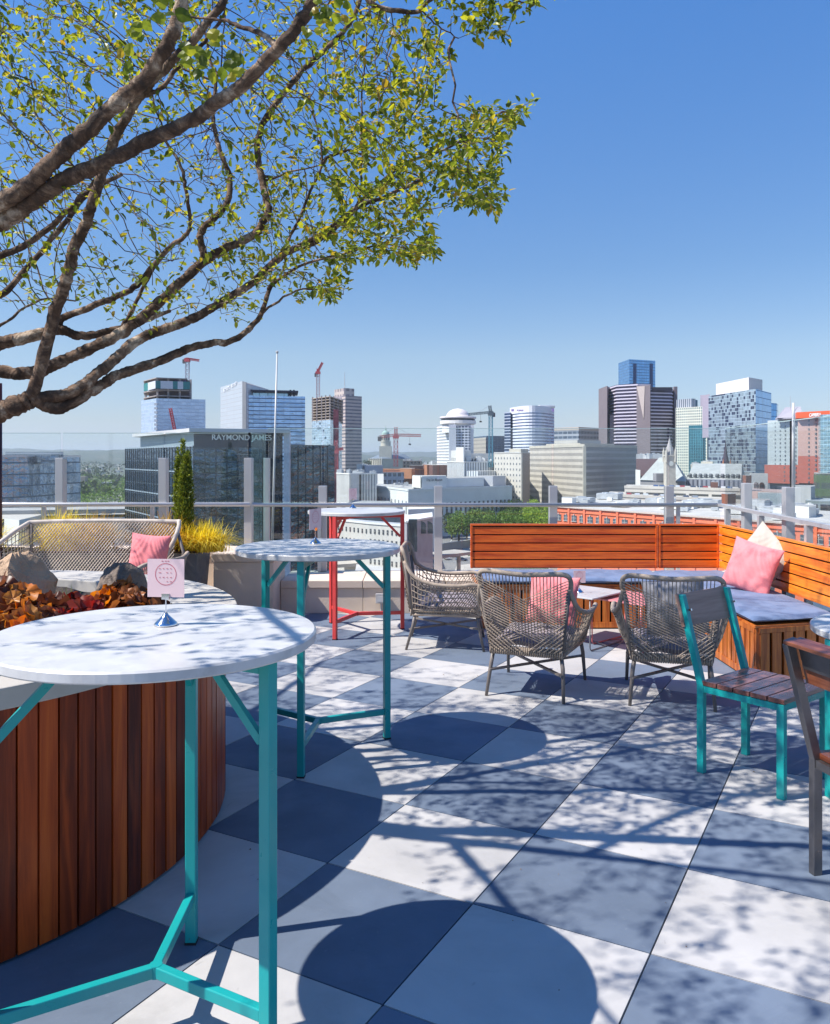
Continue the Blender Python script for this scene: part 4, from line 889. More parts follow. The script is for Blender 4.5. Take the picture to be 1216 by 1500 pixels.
# ---- tower under construction
CONC = mat('raw_concrete', (.36, .31, .29), .9, var=.2, vs=.3)
PALE = facade('pale_glazing', (.40,.46,.56), (.50,.60,.76), 2.4, 1.95, .95, .86, .10, .5, .12, .04)
t, f_, z = tower('unfinished_tower', 'pale glass tower with open concrete floors and green wrapped top storey', 'building', [(207, 480), (229, 460), (301, 470)], 587, PALE, 30)
mb = MB(); 
for k in range(4): zz = ZZ(587, 460) + k*3.3; mb.prism([(p.x*1.0 + (-.3 if i in (0, 4) else -2*k/3 if i == 2 else 0), p.y) for i, p in enumerate(foot([(211, 482), (229, 462), (279, 468)], 24))], zz+2.75, zz+3.2)
mb.build('floor_slabs', CONC, t)
for i, px in enumerate((212, 229, 245, 262, 278)):
    Y = (482, 463, 465, 467, 468.5)[i]; mb = MB(); mb.box((XX(px, Y)+.3, Y+1, ZZ(587, 460)+6.3), (.9, .9, 12.6)); mb.build('column', CONC, t)
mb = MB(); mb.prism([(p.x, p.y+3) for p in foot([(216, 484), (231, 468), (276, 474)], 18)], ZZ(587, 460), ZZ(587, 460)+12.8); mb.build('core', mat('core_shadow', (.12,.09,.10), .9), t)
GRN = mat('green_netting', (.03,.20,.20), .8, var=.2, vs=.5); GRW = mat('grey_netting', (.55,.57,.60), .8)
for px0, px1, Y0, Y1, mm in ((212, 218, 482, 475, GRN), (218, 229, 475, 462, GRW), (229, 236, 462, 463, GRN), (236, 254, 463, 465.5, GRW), (254, 261, 465.5, 466.5, GRN), (261, 269, 466.5, 467.5, GRW), (269, 279, 467.5, 468.5, GRN)):
    mb = MB(); mb.bar((XX(px0, Y0), Y0-1, ZZ(563.5, 462)), (XX(px1, Y1), Y1-1, ZZ(563.5, 462)), .4, 4.3); mb.build('safety_screen', mm, t)
mb = MB(); mb.box((XX(256, 470), 476, ZZ(557, 470)), (9.5, 4, 2.4)); mb.build('purple_container', mat('purple', (.16,.13,.42), .6), t)
for k in range(12):
    mb = MB(); mb.box((XX(228.5, 459.5), 459.5, ZZ(592 + 6*k, 459.5)), (1.6, 1.2, 1.3)); mb.build('hoist_tie', GRW, t)
# ---- blue striped office with a sloped fin wall
STR = facade('blue_striped_glazing', (.06,.10,.18), (.40,.56,.80), 2.2, 1.5, .97, .80, .14, .8, .08, .06)
t, f_, z = tower('striped_glass_office', 'blue glass office with dark floor lines and a tall slanting grey fin wall', 'building', [(362, 300), (447, 306)], 579, STR, 30)
fa = Vector((XX(323, 322), 322)); fb = Vector((XX(355, 297), 297)); fc = Vector((XX(363, 299), 299))
wallmesh([fa, fb, fc, fc+Vector((3, 26)), fa+Vector((12, 8))], ZG, [ZZ(567, 322), ZZ(558, 297), ZZ(562, 299), ZZ(562, 299), ZZ(567, 322)], 2).build('fin_wall', [facade('fin_panels', (.40,.41,.43), (.52,.55,.58), 9, 1.5, .97, .88, .03, .25, .35), roofm], t)
mb = MB(); mb.bar((fa.x, fa.y, ZG+50), (fa.x, fa.y, ZG+51), 1); mb = MB(); mb.box((XX(358.5, 297), 296.6, (ZZ(560, 297)+ZG)/2), (1.3, 1.3, ZZ(560, 297)-ZG)); mb.build('pilaster', PARA, t)
up(t, 'penthouse', facade('penthouse_glazing', (.25,.35,.45), (.35,.5,.62), 3, 5, .94, .8, .1), [(368, 305), (424, 309)], 573.5, 580, 14)
mb = MB(); mb.prism([(p.x, p.y) for p in foot([(367, 302), (437, 307)], 18)], ZZ(573.5, 303), ZZ(571, 303)); mb.build('dark_canopy', mat('canopy_dark', (.04,.045,.07), .5), t)
for px in (425, 430): mb = MB(); mb.box((XX(px, 306), 307, ZZ(576, 306)), (.6, .6, 2.6)); mb.build('canopy_column', M['dark'], t)
up(t, 'stair_block', PARA, [(360, 304), (370, 305)], 567, 580, 10)
ang = wang(fa, fb); 
for k in range(10):
    if k == 5: continue
    q = fa.lerp(fb, .20 + .062*k); mb = MB(); zc = ZZ(571.5, q.y) + k*.28; n_ = Vector((math.sin(ang), -math.cos(ang)))*.25
    mb.box((q.x+n_.x, q.y+n_.y, zc), (.5, .2, 1.25), RZ(ang)); mb.box((q.x+n_.x+.45, q.y+n_.y-.3, zc+(.4 if k%2 else -.4)), (.5, .2, .35), RZ(ang)); mb.build('sign_letter', ws, t)
# ---- concrete frame tower, tan tower behind
t, f_, z = tower('tan_office_tower', 'tall tan banded tower with a stepped top behind the red crane', 'building', [(488, 800), (506, 770), (530, 785)], 583, facade('tan_bands', (.52,.42,.38), (.17,.15,.18), 3.2, 3.2, 1.0, .42, .2, .3, .3), 45)
up(t, 'crown', facade('crown_fins', (.36,.31,.33), (.16,.14,.18), 2.6, 9, .55, .9, .2, .2, .4), [(489, 797), (505, 772), (530, 786)], 582, 592, 30)
up(t, 'tower_cap', facade('cap', (.50,.42,.38), (.26,.21,.22), 6, 6, .6, .55, .2, .1, .5), [(490, 798), (504, 778), (519, 785)], 571, 583, 25)
mb = MB(); mb.tube([(XX(505, 790), 790, ZZ(571, 790)), (XX(505, 790), 790, ZZ(545, 790))], [.5, .15], 6); mb.build('antenna', UNIT, t)
t, f_, z = tower('concrete_frame_tower', 'half built tower with open tan concrete floors over pale glass', 'building', [(457, 520), (484, 500), (501, 540)], 617, facade('pale_mirror', (.44,.54,.60), (.58,.70,.78), 2.4, 1.5, .95, .92, .2, .7, .1, .2, blinds=.08, bc=(.05,.08,.12)), 26)
mb = MB()
for k in range(9): zz = ZZ(617, 500) + k*1.72*1.0; mb.prism([(p.x, p.y) for p in foot([(456.5, 521), (484, 501), (503, 541)], 26)], zz+1.0, zz+1.42)
mb.build('floor_slabs', mat('tan_concrete', (.40,.33,.27), .9, var=.3, vs=.4), t)
for i, (px, Y) in enumerate(((458, 519), (464, 514), (471, 509), (477, 505), (483, 501), (489, 511), (495, 524), (501, 537))):
    mb = MB(); mb.box((XX(px, Y), Y+.8, ZZ(617, 500)+8), (.7, .7, 16)); mb.build('column', CONC, t)
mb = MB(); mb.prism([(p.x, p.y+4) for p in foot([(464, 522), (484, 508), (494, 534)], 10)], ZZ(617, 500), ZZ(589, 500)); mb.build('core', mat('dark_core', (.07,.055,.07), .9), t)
mb = MB(); mb.box((XX(493, 505), 502, (ZZ(600, 505)+ZG)/2), (3.1, 2.4, ZZ(600,505)-ZG)); mb.build('red_hoist_mast', mat('dark_red_mast', (.13,.03,.045), .7, var=.5, vs=1), t)
# ---- cranes
def lattice(mb, a, b, w_, n, r=.12):
    a = Vector(a); b = Vector(b); d = (b-a); L = d.length; d.normalize(); u = Vector((0, 1, 0)) if abs(d.y) < .8 else Vector((1, 0, 0)); v = d.cross(u).normalized(); u = v.cross(d)
    cs = [(u*sx + v*sy)*(w_/2) for sx, sy in ((-1,-1), (1,-1), (1,1), (-1,1))]
    for c_ in cs: mb.bar(a+c_, b+c_, r*2)
    for k in range(n):
        p, q = a + d*(L*k/n), a + d*(L*(k+1)/n)
        for i in range(4): mb.bar(p+cs[i], q+cs[(i+1)%4], r*1.3); mb.bar(p+cs[i], p+cs[(i+1)%4], r*1.3)
def crane(label, px, Y, pybase, pytop, jib, cj, head, cm, cjib, w_=2.0, r=.16, hook=None, tilt=0):
    x = XX(px, Y); t = thing('tower_crane', label, 'crane', (x, Y, ZZ(pybase, Y)), group='tower cranes over the city')
    z0, z1 = ZZ(pybase, Y), ZZ(pytop, Y); mb = MB(); lattice(mb, (x, Y, z0), (x, Y, z1), w_, max(4, int((z1-z0)/w_/1.1)), r); mb.build('mast', cm, t)
    mb = MB(); zh = ZZ(head, Y); lattice(mb, (x, Y, z1), (x + (zh-z1)*tilt, Y, zh), w_*.7, 4, r); mb.box((x, Y, z1), (w_*1.5, w_*1.5, w_*.8)); mb.build('cab_and_head', cjib, t)
    (jx, jz, jy), (kx, kz) = jib, cj; J = Vector((XX(jx, Y+jy), Y+jy, ZZ(jz, Y+jy))); K_ = Vector((XX(kx, Y), Y-jy*.3, ZZ(kz, Y)))
    mb = MB(); lattice(mb, (x, Y, z1+w_*.5), J, w_*.6, 14, r*.75); mb.build('jib', cjib, t)
    mb = MB(); lattice(mb, (x, Y, z1+w_*.5), K_, w_*.6, 5, r*.75); mb.build('counter_jib', cjib, t)
    mb = MB(); mb.box(K_ + Vector((0, 0, -w_*.5)), (w_*.9, w_*.9, w_*1.2)); mb.build('counterweight', mat('counterweight', (.10,.09,.09), .9), t)
    mb = MB(); H = Vector((x + (zh-z1)*tilt, Y, zh)); mb.bar(H, Vector((x, Y, z1)).lerp(J, .7), r); mb.bar(H, K_, r); mb.build('tie_rope', UNIT, t)
    if hook: p = Vector((x, Y, z1)).lerp(J, hook); mb = MB(); mb.bar(p, p - Vector((0,0,w_*2)), r*.7); mb.box(p - Vector((0,0,w_*2.1)), (w_*.6, w_*.6, w_*.4)); mb.build('hook', M['dark'], t)
    return t
CR = mat('crane_red', (.45,.07,.08), .6); CW = mat('crane_pale', (.50,.42,.44), .6); CB = mat('crane_blue', (.06,.25,.34), .6); CG = mat('crane_grey', (.45,.47,.50), .6)
crane('pale tower crane behind the green wrapped tower top', 274.5, 500, 560, 528, (292, 528, 0), (270, 527), 524, CG, CR, 2.0, .14)
crane('luffing crane with pale mast above the half built concrete frame', 466, 515, 588, 546, (472.5, 531, 0), (463, 547), 540, CW, CR, 1.9, .16)
crane('red crane in front of the tan tower, its short arm at window height', 492, 470, 700, 662, (503, 657, 0), (488, 655), 645, CR, CR, 2.2, .2)
crane('red tower crane with a wide level arm beside the domed tower', 580, 560, 683, 640, (617, 638, 0), (556, 640), 626, CR, CR, 2.6, .2, .55)
crane('teal tower crane with its arm pointing left beside the round white tower', 719, 520, 684, 606.5, (686, 607, 0), (723, 605), 594, CB, mat('crane_teal_jib', (.10,.13,.15), .6), 2.2, .18, .45, -.12)
rc = thing('crane_boom', 'small red crane boom slanting in front of the pale glass tower', 'crane', (XX(256, 400), 400, ZZ(640, 400))); mb = MB(); lattice(mb, W(258, 640, 400), W(249.5, 598, 400), 1.1, 12, .14); mb.build('boom', CR, rc)
# ---- capitol
STN = mat('pale_limestone', (.50,.46,.38), .8, var=.1, vs=.2); CU = mat('green_copper', (.30,.42,.36), .6, var=.1, vs=.3)
t, f_, z = tower('capitol', 'stone capitol with a columned porch and small round cupola on a tower', 'building', [(541, 1180), (560, 1140), (602, 1180)], 672, STN, 40)
x, Y = XX(565, 1160), 1160
mb = MB(); mb.box((x, Y, ZZ(663, Y)), (17, 17, 18)); mb.lathe([(7, 0), (7, 10), (7.5, 10), (7.5, 11), (5.5, 11), (5.5, 19), (6, 19), (6, 20)], (x, Y, ZZ(658, Y)), 16); mb.build('cupola_tower', STN, t)
mb = MB(); mb.lathe([(5.6, 0), (5, 3), (3.2, 5), (1.2, 6), (1, 9), (.3, 10), (.2, 13)], (x, Y, ZZ(658, Y)+20), 16); mb.build('dome', CU, t)
for k in range(6): mb = MB(); mb.box((x, Y, 0), (1,1,1)); mb = MB(); a = R(200+28*k); mb.box((x+5.7*math.cos(a), Y+5.7*math.sin(a), ZZ(658, Y)+15), (.9, .9, 5)); mb.build('window', WIN, t)
fp3 = foot([(540, 1178), (560, 1138), (603, 1178)], 40); c3 = sum((Vector((p.x, p.y, 0)) for p in fp3), Vector())/5
mb = MB(); mb.add([(p.x, p.y, ZZ(672, 1180)) for p in fp3] + [(XX(558, 1170), 1170, ZZ(665, 1180)), (XX(592, 1185), 1185, ZZ(665, 1180))], [(0,1,5), (1,2,6,5), (2,3,6), (3,4,5,6), (4,0,5)]); mb.build('roof', mat('slate_blue_roof', (.16,.19,.23), .6), t)
for k in range(7): mb = MB(); px = 541 + 3*k; mb.lathe([(1.1, 0), (1, 18)], (XX(px, 1180-2*k*3.3)+.2, 1178-2*k*3.3, ZZ(690, 1180)), 10); mb.build('column', STN, t)
# ---- mid city blocks
BR_ = mat('red_brown_brick', (.26,.095,.055), .9, var=.2, vs=.15, dirt=(.14,.06,.04), ds=.1); BR2 = mat('orange_brick', (.42,.18,.09), .9, var=.15, vs=.2); BD = mat('dark_brick', (.12,.05,.04), .9, var=.2, vs=.2)
t, f_, z = tower('brick_block', 'red brown brick block with an orange sunlit flank under the red crane', 'building', [(560, 640), (600, 620), (612, 626), (660, 640)], 688, facade('brick_face', (.25,.09,.055), (.10,.05,.04), 9, 30, .05, 1.0, .3, 0, .9), 40, parapet=.8, pm=BR2)
up(t, 'penthouse', BR2, [(586, 618), (603, 612), (608, 620)], 686, 700, 14); up(t, 'penthouse', BD, [(600, 650), (660, 660)], 682, 700, 14)
t, f_, z = tower('brick_block', 'dark brick block with a bright orange end wall left of the white civic building', 'building', [(619, 660), (634, 590), (671, 612)], 680, facade('dark_brick_face', (.17,.075,.06), (.08,.04,.035), 12, 40, .06, 1, .3, 0, .9), 40)
mb = MB(); mb.box((XX(626.5, 618), 618, ZZ(702, 618)), (9, 3, 21), RZ(R(-77))); mb.build('orange_end_wall', BR2, t); roof_units(t, f_, z, 5, 3)
t, f_, z = tower('stone_mansion', 'long low tan roofed building on the skyline right of the red crane', 'building', [(590, 900), (618, 905)], 675, facade('tanface', (.40,.27,.20), (.15,.10,.09), 4, 4, .5, .5), 40, roof=mat('brown_roof', (.24,.16,.12), .8)); roof_units(t, f_, z, 5, 8)
t, f_, z = tower('blue_grey_block', 'plain blue grey box building with a white end wall in front of the tan tower', 'building', [(527, 590), (535, 560), (561, 566)], 681, facade('bluegrey', (.42,.45,.52), (.36,.40,.48), 8, 40, .9, .95, .1, 0, .7), 20)
mb = MB(); mb.box((XX(531, 572), 571, ZZ(686, 572)-6), (3.6, 16, 18), RZ(-.2)); mb.build('white_end_wall', WHITE, t)
RIB = facade('white_ribs', (.66,.64,.60), (.16,.17,.19), 1.6, 30, .36, 1.0, .3, .2, .4)
t, f_, z = tower('ribbed_office', 'white office block with narrow upright window ribs beside the museum', 'building', [(493, 440), (512, 420), (531, 424), (552, 428)], 694, RIB, 30, parapet=.6, pm=WHITE)
mb = MB(); mb.box((XX(522.5, 421), 419.5, (ZZ(694, 420)+ZG)/2), (5.0, 1.4, ZZ(693, 420)-ZG)); mb.build('blank_panel', mat('panel_grey', (.36,.37,.40), .7), t)
mb = MB(); mb.box((XX(528.5, 422), 418.8, (ZZ(695, 420)+ZG)/2), (.9, 1.4, ZZ(695, 420)-ZG)); mb.build('dark_slot', M['dark'], t); roof_units(t, f_, z, 6, 5, (1.5, 3.5), (1, 2.2))
t, f_, z = tower('grey_glass_box', 'small grey building with square dark windows above the white museum', 'building', [(560, 520), (592, 524)], 693, facade('squares', (.38,.40,.45), (.10,.12,.16), 3.2, 5.6, .7, .62, .3, .4, .2), 18, parapet=.5)
up(t, 'annex', WHITE, [(553, 505), (562, 503)], 694, 712, 12)
# ---- museum
MW = mat('museum_stone', (.70,.72,.72), .8, var=.05, vs=.2); ML = mat('museum_cream', (.74,.71,.64), .8, var=.05, vs=.2)
a, b_, c_ = (540, 470), (598, 400), (750, 452)
t, f_, z = tower('art_museum', 'long low white museum with a row of tall dark windows and dark lettering', 'building', [a, b_, c_], 712, facade('museum_wall', (.70,.71,.70), (.5,.5,.5), 50, 50, .01, .01, wallvar=.05), 40, parapet=.9, pm=MW)
p = [Vector((XX(px, Y), Y)) for px, Y in (a, b_, c_)]
windows(t, p[0], p[1], z, 1, 12, 1.1, 6.2, 6, 5.0, WIN2); windows(t, p[1].lerp(p[2], .01), p[1].lerp(p[2], .99), z, 1, 22, 1.25, 6.2, 6, 6.5)
fq = up(t, 'attic_block', MW, [(606, 428), (618, 418), (645, 427), (709, 452)], 701, 713, 30)
up(t, 'attic_block', MW, [(604, 425), (618, 413), (654, 424)], 697, 713, 16)
up(t, 'white_corner', ML, [(604.5, 424), (616, 412)], 696.5, 712, 12)
q0 = Vector((XX(624, 415), 415)); q1 = Vector((XX(654, 424), 424)); words('Frist Art Museum', t, (XX(625, 414.5), 413.6, ZZ(705, 415)), wang(Vector((XX(618,413),413)), Vector((XX(654,424),424))), 1.5, mat('sign_dark', (.05,.06,.08), .6), depth=.1, bold=.01, sx=.72)
up(t, 'rooftop_unit', UNIT, [(551, 480), (590, 455)], 709, 716, 8); roof_units(t, f_, z, 4, 4)
# ---- foreground low buildings under the red table
t, f_, z = tower('white_rowhouse', 'long white building with small windows under the red legged table', 'building', [(488, 265), (540, 250), (604, 238)], 762, facade('rowwall', (.60,.57,.52), (.5,.5,.5), 50, 50, .01, .01), 12, base=ZG, roof=mat('grey_roof', (.42,.43,.44), .8, var=.1, vs=.1), parapet=.5, pm=WHITE)
p = [Vector((XX(px, Y), Y)) for px, Y in ((488, 265), (540, 250), (604, 238))]
windows(t, p[0], p[1], z, 3, 9, .6, 1.3, 3.3, 1.6); windows(t, p[1], p[2], z, 4, 10, .6, 1.4, 3.0, 1.4)
mb = MB(); mb.add([(XX(500,300), 300, ZZ(737,300)+ -3), (XX(590,290), 290, ZZ(737,300)-3), (XX(590,330), 330, ZZ(737,300)-3), (XX(500,340), 340, ZZ(737,300)-3), (XX(520,312), 312, ZZ(733,312)), (XX(570,308), 308, ZZ(733,312))], [(0,1,5,4), (1,2,5), (2,3,4,5), (3,0,4)]); mb.prism([(XX(502,302), 302), (XX(588,292), 292), (XX(588,328), 328), (XX(502,336), 336)], ZG, ZZ(737,300)-3.02)
o = mb.build('hipped_hall', mat('grey_hip_roof', (.27,.28,.28), .8, var=.15, vs=.3), thing('hipped_hall', 'grey hipped roof hall behind the red table top', 'building', (XX(545, 310), 310, ZG))); 
t, f_, z = tower('stone_annex', 'grey stone annex with two arched windows left of the street trees', 'building', [(592, 236), (596, 232), (634, 250)], 764, mat('annex_stone', (.34,.34,.36), .85, var=.1, vs=.3), 26, roof=WHITE, parapet=.5, pm=WHITE)
for px in (617, 627):
    mb = MB(); Y = 232 + (px-596)/38*18 - .3; mb.lathe([(1.5, 0), (1.5, .3)], (0, 0, 0), 20); mb.v = [(q[0]+XX(px, Y), Y+q[2]-.2, ZZ(771, Y)+q[1]) for q in mb.v]; mb.box((XX(px, Y), Y+.1, ZZ(777, Y)+.3), (3, .4, 2.4)); mb.build('arched_window', WIN, t)
mb = MB(); mb.box((XX(605, 236), 234, ZZ(783, 236)), (2.4, 3, 9)); mb.build('dark_doorway', WIN, t)
t, f_, z = tower('low_warehouse', 'long pale curved roof shed beside the white rail cutting', 'building', [(520, 212), (640, 196)], 838, mat('shed_wall', (.44,.41,.37), .85, var=.1, vs=.2), 16, roof=mat('shed_roof', (.50,.48,.45), .8, var=.1, vs=.1))
t, f_, z = tower('flat_shed', 'flat white roofed shed above the pale street', 'building', [(598, 330), (640, 336)], 746, WHITE, 30, roof=WHITE)
t, f_, z = tower('pale_shed', 'low white shed with a dark opening by the left street', 'building', [(-20, 190), (28, 180), (60, 196)], 757, WHITE, 14, roof=mat('tan_roof', (.50,.46,.40), .8)); mb = MB(); mb.box((XX(8, 186), 184.6, ZZ(766, 186)), (4, .4, 2)); mb.build('opening', WIN, t)
# ---- white domed hotel
HW = facade('white_grid', (.74,.74,.74), (.13,.14,.17), 1.9, 2.2, .60, .55, .3, .4, .2); HD = facade('white_balconies', (.56,.58,.64), (.06,.08,.13), 2.4, 1.95, .80, .60, .3, .4, .2)
t, f_, z = tower('domed_hotel', 'white gridded hotel tower with a round dome on its roof', 'building', [(640, 640), (659, 600), (666, 592)], 624, HW, 30)
tower('', '', '', [(666, 592), (687, 590), (693, 602)], 624, HD, 30, under=t, wallname='balcony_wing'); 
mb = MB(); mb.box((XX(663, 592), 590.6, (ZZ(622, 592)+ZG)/2), (5, 2, ZZ(622, 592)-ZG)); mb.box((XX(690, 597), 595.6, (ZZ(623, 597)+ZG)/2), (3.4, 2, ZZ(623, 597)-ZG)); mb.build('white_pier', mat('pier_white', (.62,.63,.66), .7), t)
x = XX(671, 606); mb = MB(); mb.lathe([(11.5, -7), (11.5, -1), (13, -.5), (13, 1.8)], (x, 606, ZZ(620, 606)), 32); mb.build('drum', WHITE, t); mb = MB(); mb.lathe([(12.4, 1.85), (12.4, 3.2)], (x, 606, ZZ(620, 606)), 32); mb.build('dark_window_ring', WIN, t)
mb = MB(); mb.lathe([(13.2, 3.25), (13.2, 4.6), (8.5, 5.2), (8.2, 6.4), (6.5, 8.6), (3.5, 10.2), (.1, 10.8)], (x, 606, ZZ(620, 606)), 32); mb.build('dome', mat('dome_white', (.68,.62,.60), .5), t, smooth=True)
# ---- dark box, white civic building
t, f_, z = tower('dark_glass_box', 'dark blue box tower with a tan flank behind the teal crane', 'building', [(693, 760), (713, 720), (745, 730)], 640, facade('dark_blue', (.05,.09,.15), (.07,.13,.22), 4, 4, .9, .8, .15, .6, .15), 30)
mb = MB(); q0, q1 = Vector((XX(693, 760), 760)), Vector((XX(712, 721), 721)); wallmesh([q0+Vector((-.2,-1)), q1+Vector((-.2,-1)), q1+Vector((.5,6)), q0+Vector((1, 9))], ZG, ZZ(641.5, 740), 2).build('tan_flank', [facade('tan_louvres', (.42,.37,.31), (.28,.25,.22), 3, 3.4, 1.0, .35, .1, 0, .8), roofm], t)
CV = facade('civic_ribs', (.72,.73,.73), (.20,.24,.28), 1.7, 24, .42, .86, .3, .4, .2)
t, f_, z = tower('white_civic_block', 'stepped white civic building with tall ribbed windows under the teal crane', 'building', [(655, 560), (680, 515), (716, 520), (757, 540)], 677, CV, 35, parapet=.7, pm=WHITE)
up(t, 'upper_block', facade('upper_ribs', (.66,.64,.60), (.25,.27,.30), 3, 20, .4, .5), [(661, 580), (668, 560), (690, 562)], 660, 680, 16); up(t, 'upper_block', WHITE, [(668, 555), (679, 550), (681, 556)], 655, 680, 10)
up(t, 'lower_block', CV, [(684, 488), (700, 484), (740, 505)], 690, 725, 12); up(t, 'sloped_block', mat('slope_grey', (.46,.47,.50), .7), [(700, 476), (722, 470), (741, 476)], 697, 712, 10)
up(t, 'upper_block', facade('upper_ribs2', (.60,.58,.54), (.22,.23,.26), 2.4, 9, .5, .4), [(690, 570), (752, 590)], 664, 680, 20); roof_units(t, f_, z, 10, 11, (2, 4.5), (1.5, 4), WHITE)
# ---- round white tower
RW = facade('white_round_bands', (.66,.68,.72), (.17,.22,.33), 2.2, 2.1, 1.0, .44, .15, .5, .15)
ed = []
for k in range(15):
    u = k/14; ed.append((747 + 65*u, 560 + 26*(2*u-1)**2 + (1-u)*4 + 14*max(0, u-.75)))
t, f_, z = tower('round_white_tower', 'white banded office tower with a broad curved front', 'building', ed, 605, RW, 28)
ed2 = [(px, Y+.3) for px, Y in ed]; fp_ = foot(ed2, 26); mb = MB(); mb.prism([(q.x, q.y) for q in fp_][::1], ZZ(605, 590)-.0, ZZ(597.5, 590)); mb.build('crown_band', mat('crown_white', (.64,.65,.68), .6), t)
up(t, 'side_wing', facade('dark_stripes', (.34,.38,.46), (.05,.10,.20), 3, 2.1, 1.0, .62, .2, .6, .15), [(739, 590), (748, 583)], 604, 700, 20)
mb = MB(); mb.tube([W(788, 597, 575), W(790, 595.5, 575), W(812, 595.5, 585)], 1.0, 6); mb.build('roof_screen', WHITE, t)
ms_ = mat('sign_violet', (.35,.25,.5), .6)
for i, px in enumerate((750, 752, 758, 760.5, 763, 765.5)): mb = MB(); Y = 577 - i*1.9; mb.box((XX(px, Y), Y-.2, ZZ(601, Y)), (.9, .4, 1.6 if i < 2 else .9)); mb.build('sign_mark', ms_, t)
for i, px in enumerate((808, 810)): mb = MB(); mb.box((XX(px, 582), 578.5+i, ZZ(601, 582)), (.9, .4, 2.2)); mb.build('sign_mark', ms_, t)
t, f_, z = tower('low_glass_block', 'low grey and blue block between the round tower and the striped hotel', 'building', [(811, 720), (848, 700), (866, 715), (880, 725)], 631, facade('low_grey', (.36,.38,.42), (.10,.13,.18), 5, 4, .9, .55, .2, .4, .2), 30, parapet=2.5, pm=mat('tan_band', (.48,.42,.36), .8))
# ---- federal building
t, f_, z = tower('punched_office', 'white office block with rows of small square windows and a brown shaded flank', 'building', [(724, 500), (764, 470), (776, 505)], 664, facade('punched_wall', (.56,.52,.46), (.5,.5,.5), 60, 60, .01, .01), 30, parapet=.6)
p = [Vector((XX(px, Y), Y)) for px, Y in ((724, 500), (764, 470), (776, 505))]; windows(t, p[0], p[1], z, 8, 9, .95, 1.1, 3.2, 2.4, WIN2)
mb = MB(); q = p[1]; wallmesh([p[1]+Vector((-.05,-.1)), p[2]+Vector((.1,-.2)), p[2]+Vector((.1,.4)), p[1]+Vector((-.05,.4))], ZG, z+.3, 2).build('shaded_flank', [mat('flank_shade_brown', (.27,.215,.185), .8), roofm], t)  # shade on this face painted in as a darker brown wall
up(t, 'penthouse', STN, [(746, 490), (763, 480), (774, 498)], 657.5, 668, 16)
FD = facade('federal_fins', (.54,.49,.42), (.13,.12,.12), .95, 3.5, .5, .5, .25, .2, .3)
t, f_, z = tower('federal_building', 'long beige federal style block with fine window fins on both sides of its corner', 'building', [(776, 560), (856, 470), (933, 530)], 657, FD, 40, parapet=1.6, pm=STN)
wallmesh([Vector((XX(856, 470)-.1, 469.7)), Vector((XX(933, 530)+.2, 529.6)), Vector((XX(933, 530), 531)), Vector((XX(856, 470), 471))], ZG, z-.05, 2).build('shaded_side', [facade('federal_shade', (.34,.34,.34), (.075,.08,.09), 1.0, 3.6, .55, .60, .25, .3, .3), roofm], t)  # darker copy of the fin facade, shade put into its colours
mb = MB(); mb.box((XX(856, 470), 469.6, (z+ZG)/2), (1.6, 1.6, z-ZG+.8)); mb.build('corner_pier', STN, t)
up(t, 'penthouse', STN, [(800, 540), (850, 500), (900, 530)], 650.5, 660, 26); up(t, 'penthouse', facade('pent_windows', (.44,.42,.38), (.2,.2,.2), 3, 3, .4, .4), [(812, 545), (846, 520), (880, 540)], 645.5, 655, 20)
# ---- striped dark hotel and blue tower
t, f_, z = tower('blue_glass_tower', 'bright blue glass tower rising behind the dark striped hotel', 'building', [(906, 980), (922, 940), (960, 955)], 532, facade('bright_blue', (.05,.12,.25), (.20,.42,.70), 3.4, 3.2, .93, .84, .12, .85, .08, .1), 50)
for px in (930, 954): mb = MB(); Y = 940 + (px-922)*.4; mb.box((XX(px, Y), Y-.6, (ZZ(532.5, Y)+ZG)/2), (3.2, 1.4, ZZ(532.5, Y)-ZG)); mb.build('dark_bay', mat('navy_bay', (.02,.05,.14), .3, .5), t)
SH = facade('violet_stripes', (.60,.55,.64), (.045,.035,.065), 3, 2.65, 1.0, .62, .2, .4, .2)
PW = mat('plum_pier', (.20,.165,.175), .8, var=.06, vs=.1)
t, f_, z = tower('striped_hotel', 'broad dark hotel with white floor stripes and a tapering wedge pier', 'building', [(890, 690), (903, 662), (934, 650), (953, 652)], 568, SH, 40)
tower('', '', '', [(953, 640), (984, 646), (990, 668)], 568.5, SH, 40, under=t, wallname='right_wing')
wallmesh([Vector((XX(877, 700), 700)), Vector((XX(889.5, 668), 668)), Vector((XX(894, 690), 690)), Vector((XX(882, 720), 720))], ZG, ZZ(567, 680), 2).build('end_pier', [PW, roofm], t)
wallmesh([Vector((XX(932.5, 640), 640)), Vector((XX(952.5, 632), 632)), Vector((XX(954, 650), 650)), Vector((XX(934, 655), 655))], ZG, ZZ(564.5, 636), 2).build('wedge_pier', [PW, roofm], t)
mb = MB(); mb.add([(*Vector((XX(932.6, 639.6), 639.2)), ZZ(566, 638)), (*Vector((XX(944, 636), 634.8)), ZZ(566, 638)), (*Vector((XX(942.5, 636), 635.4)), ZZ(614, 638)), (XX(933.5, 645), 644, ZZ(566, 638)), (XX(944, 645), 644, ZZ(566, 638)), (XX(942.5, 645), 644, ZZ(614, 638))], [(0,1,2), (3,5,4), (0,2,5,3), (1,4,5,2), (0,3,4,1)]); mb.build('pale_wedge', mat('wedge_pale', (.50,.42,.38), .8), t)
mb = MB(); mb.box((XX(895.5, 676), 671, (ZZ(608, 676)+ZG)/2), (5, 3, ZZ(608, 676)-ZG)); mb.build('side_pier', PW, t)
mb = MB(); mb.box((XX(987.5, 657), 654, (ZZ(567, 657)+ZG)/2), (2.6, 3, ZZ(567, 657)-ZG)); mb.build('end_column', PW, t)
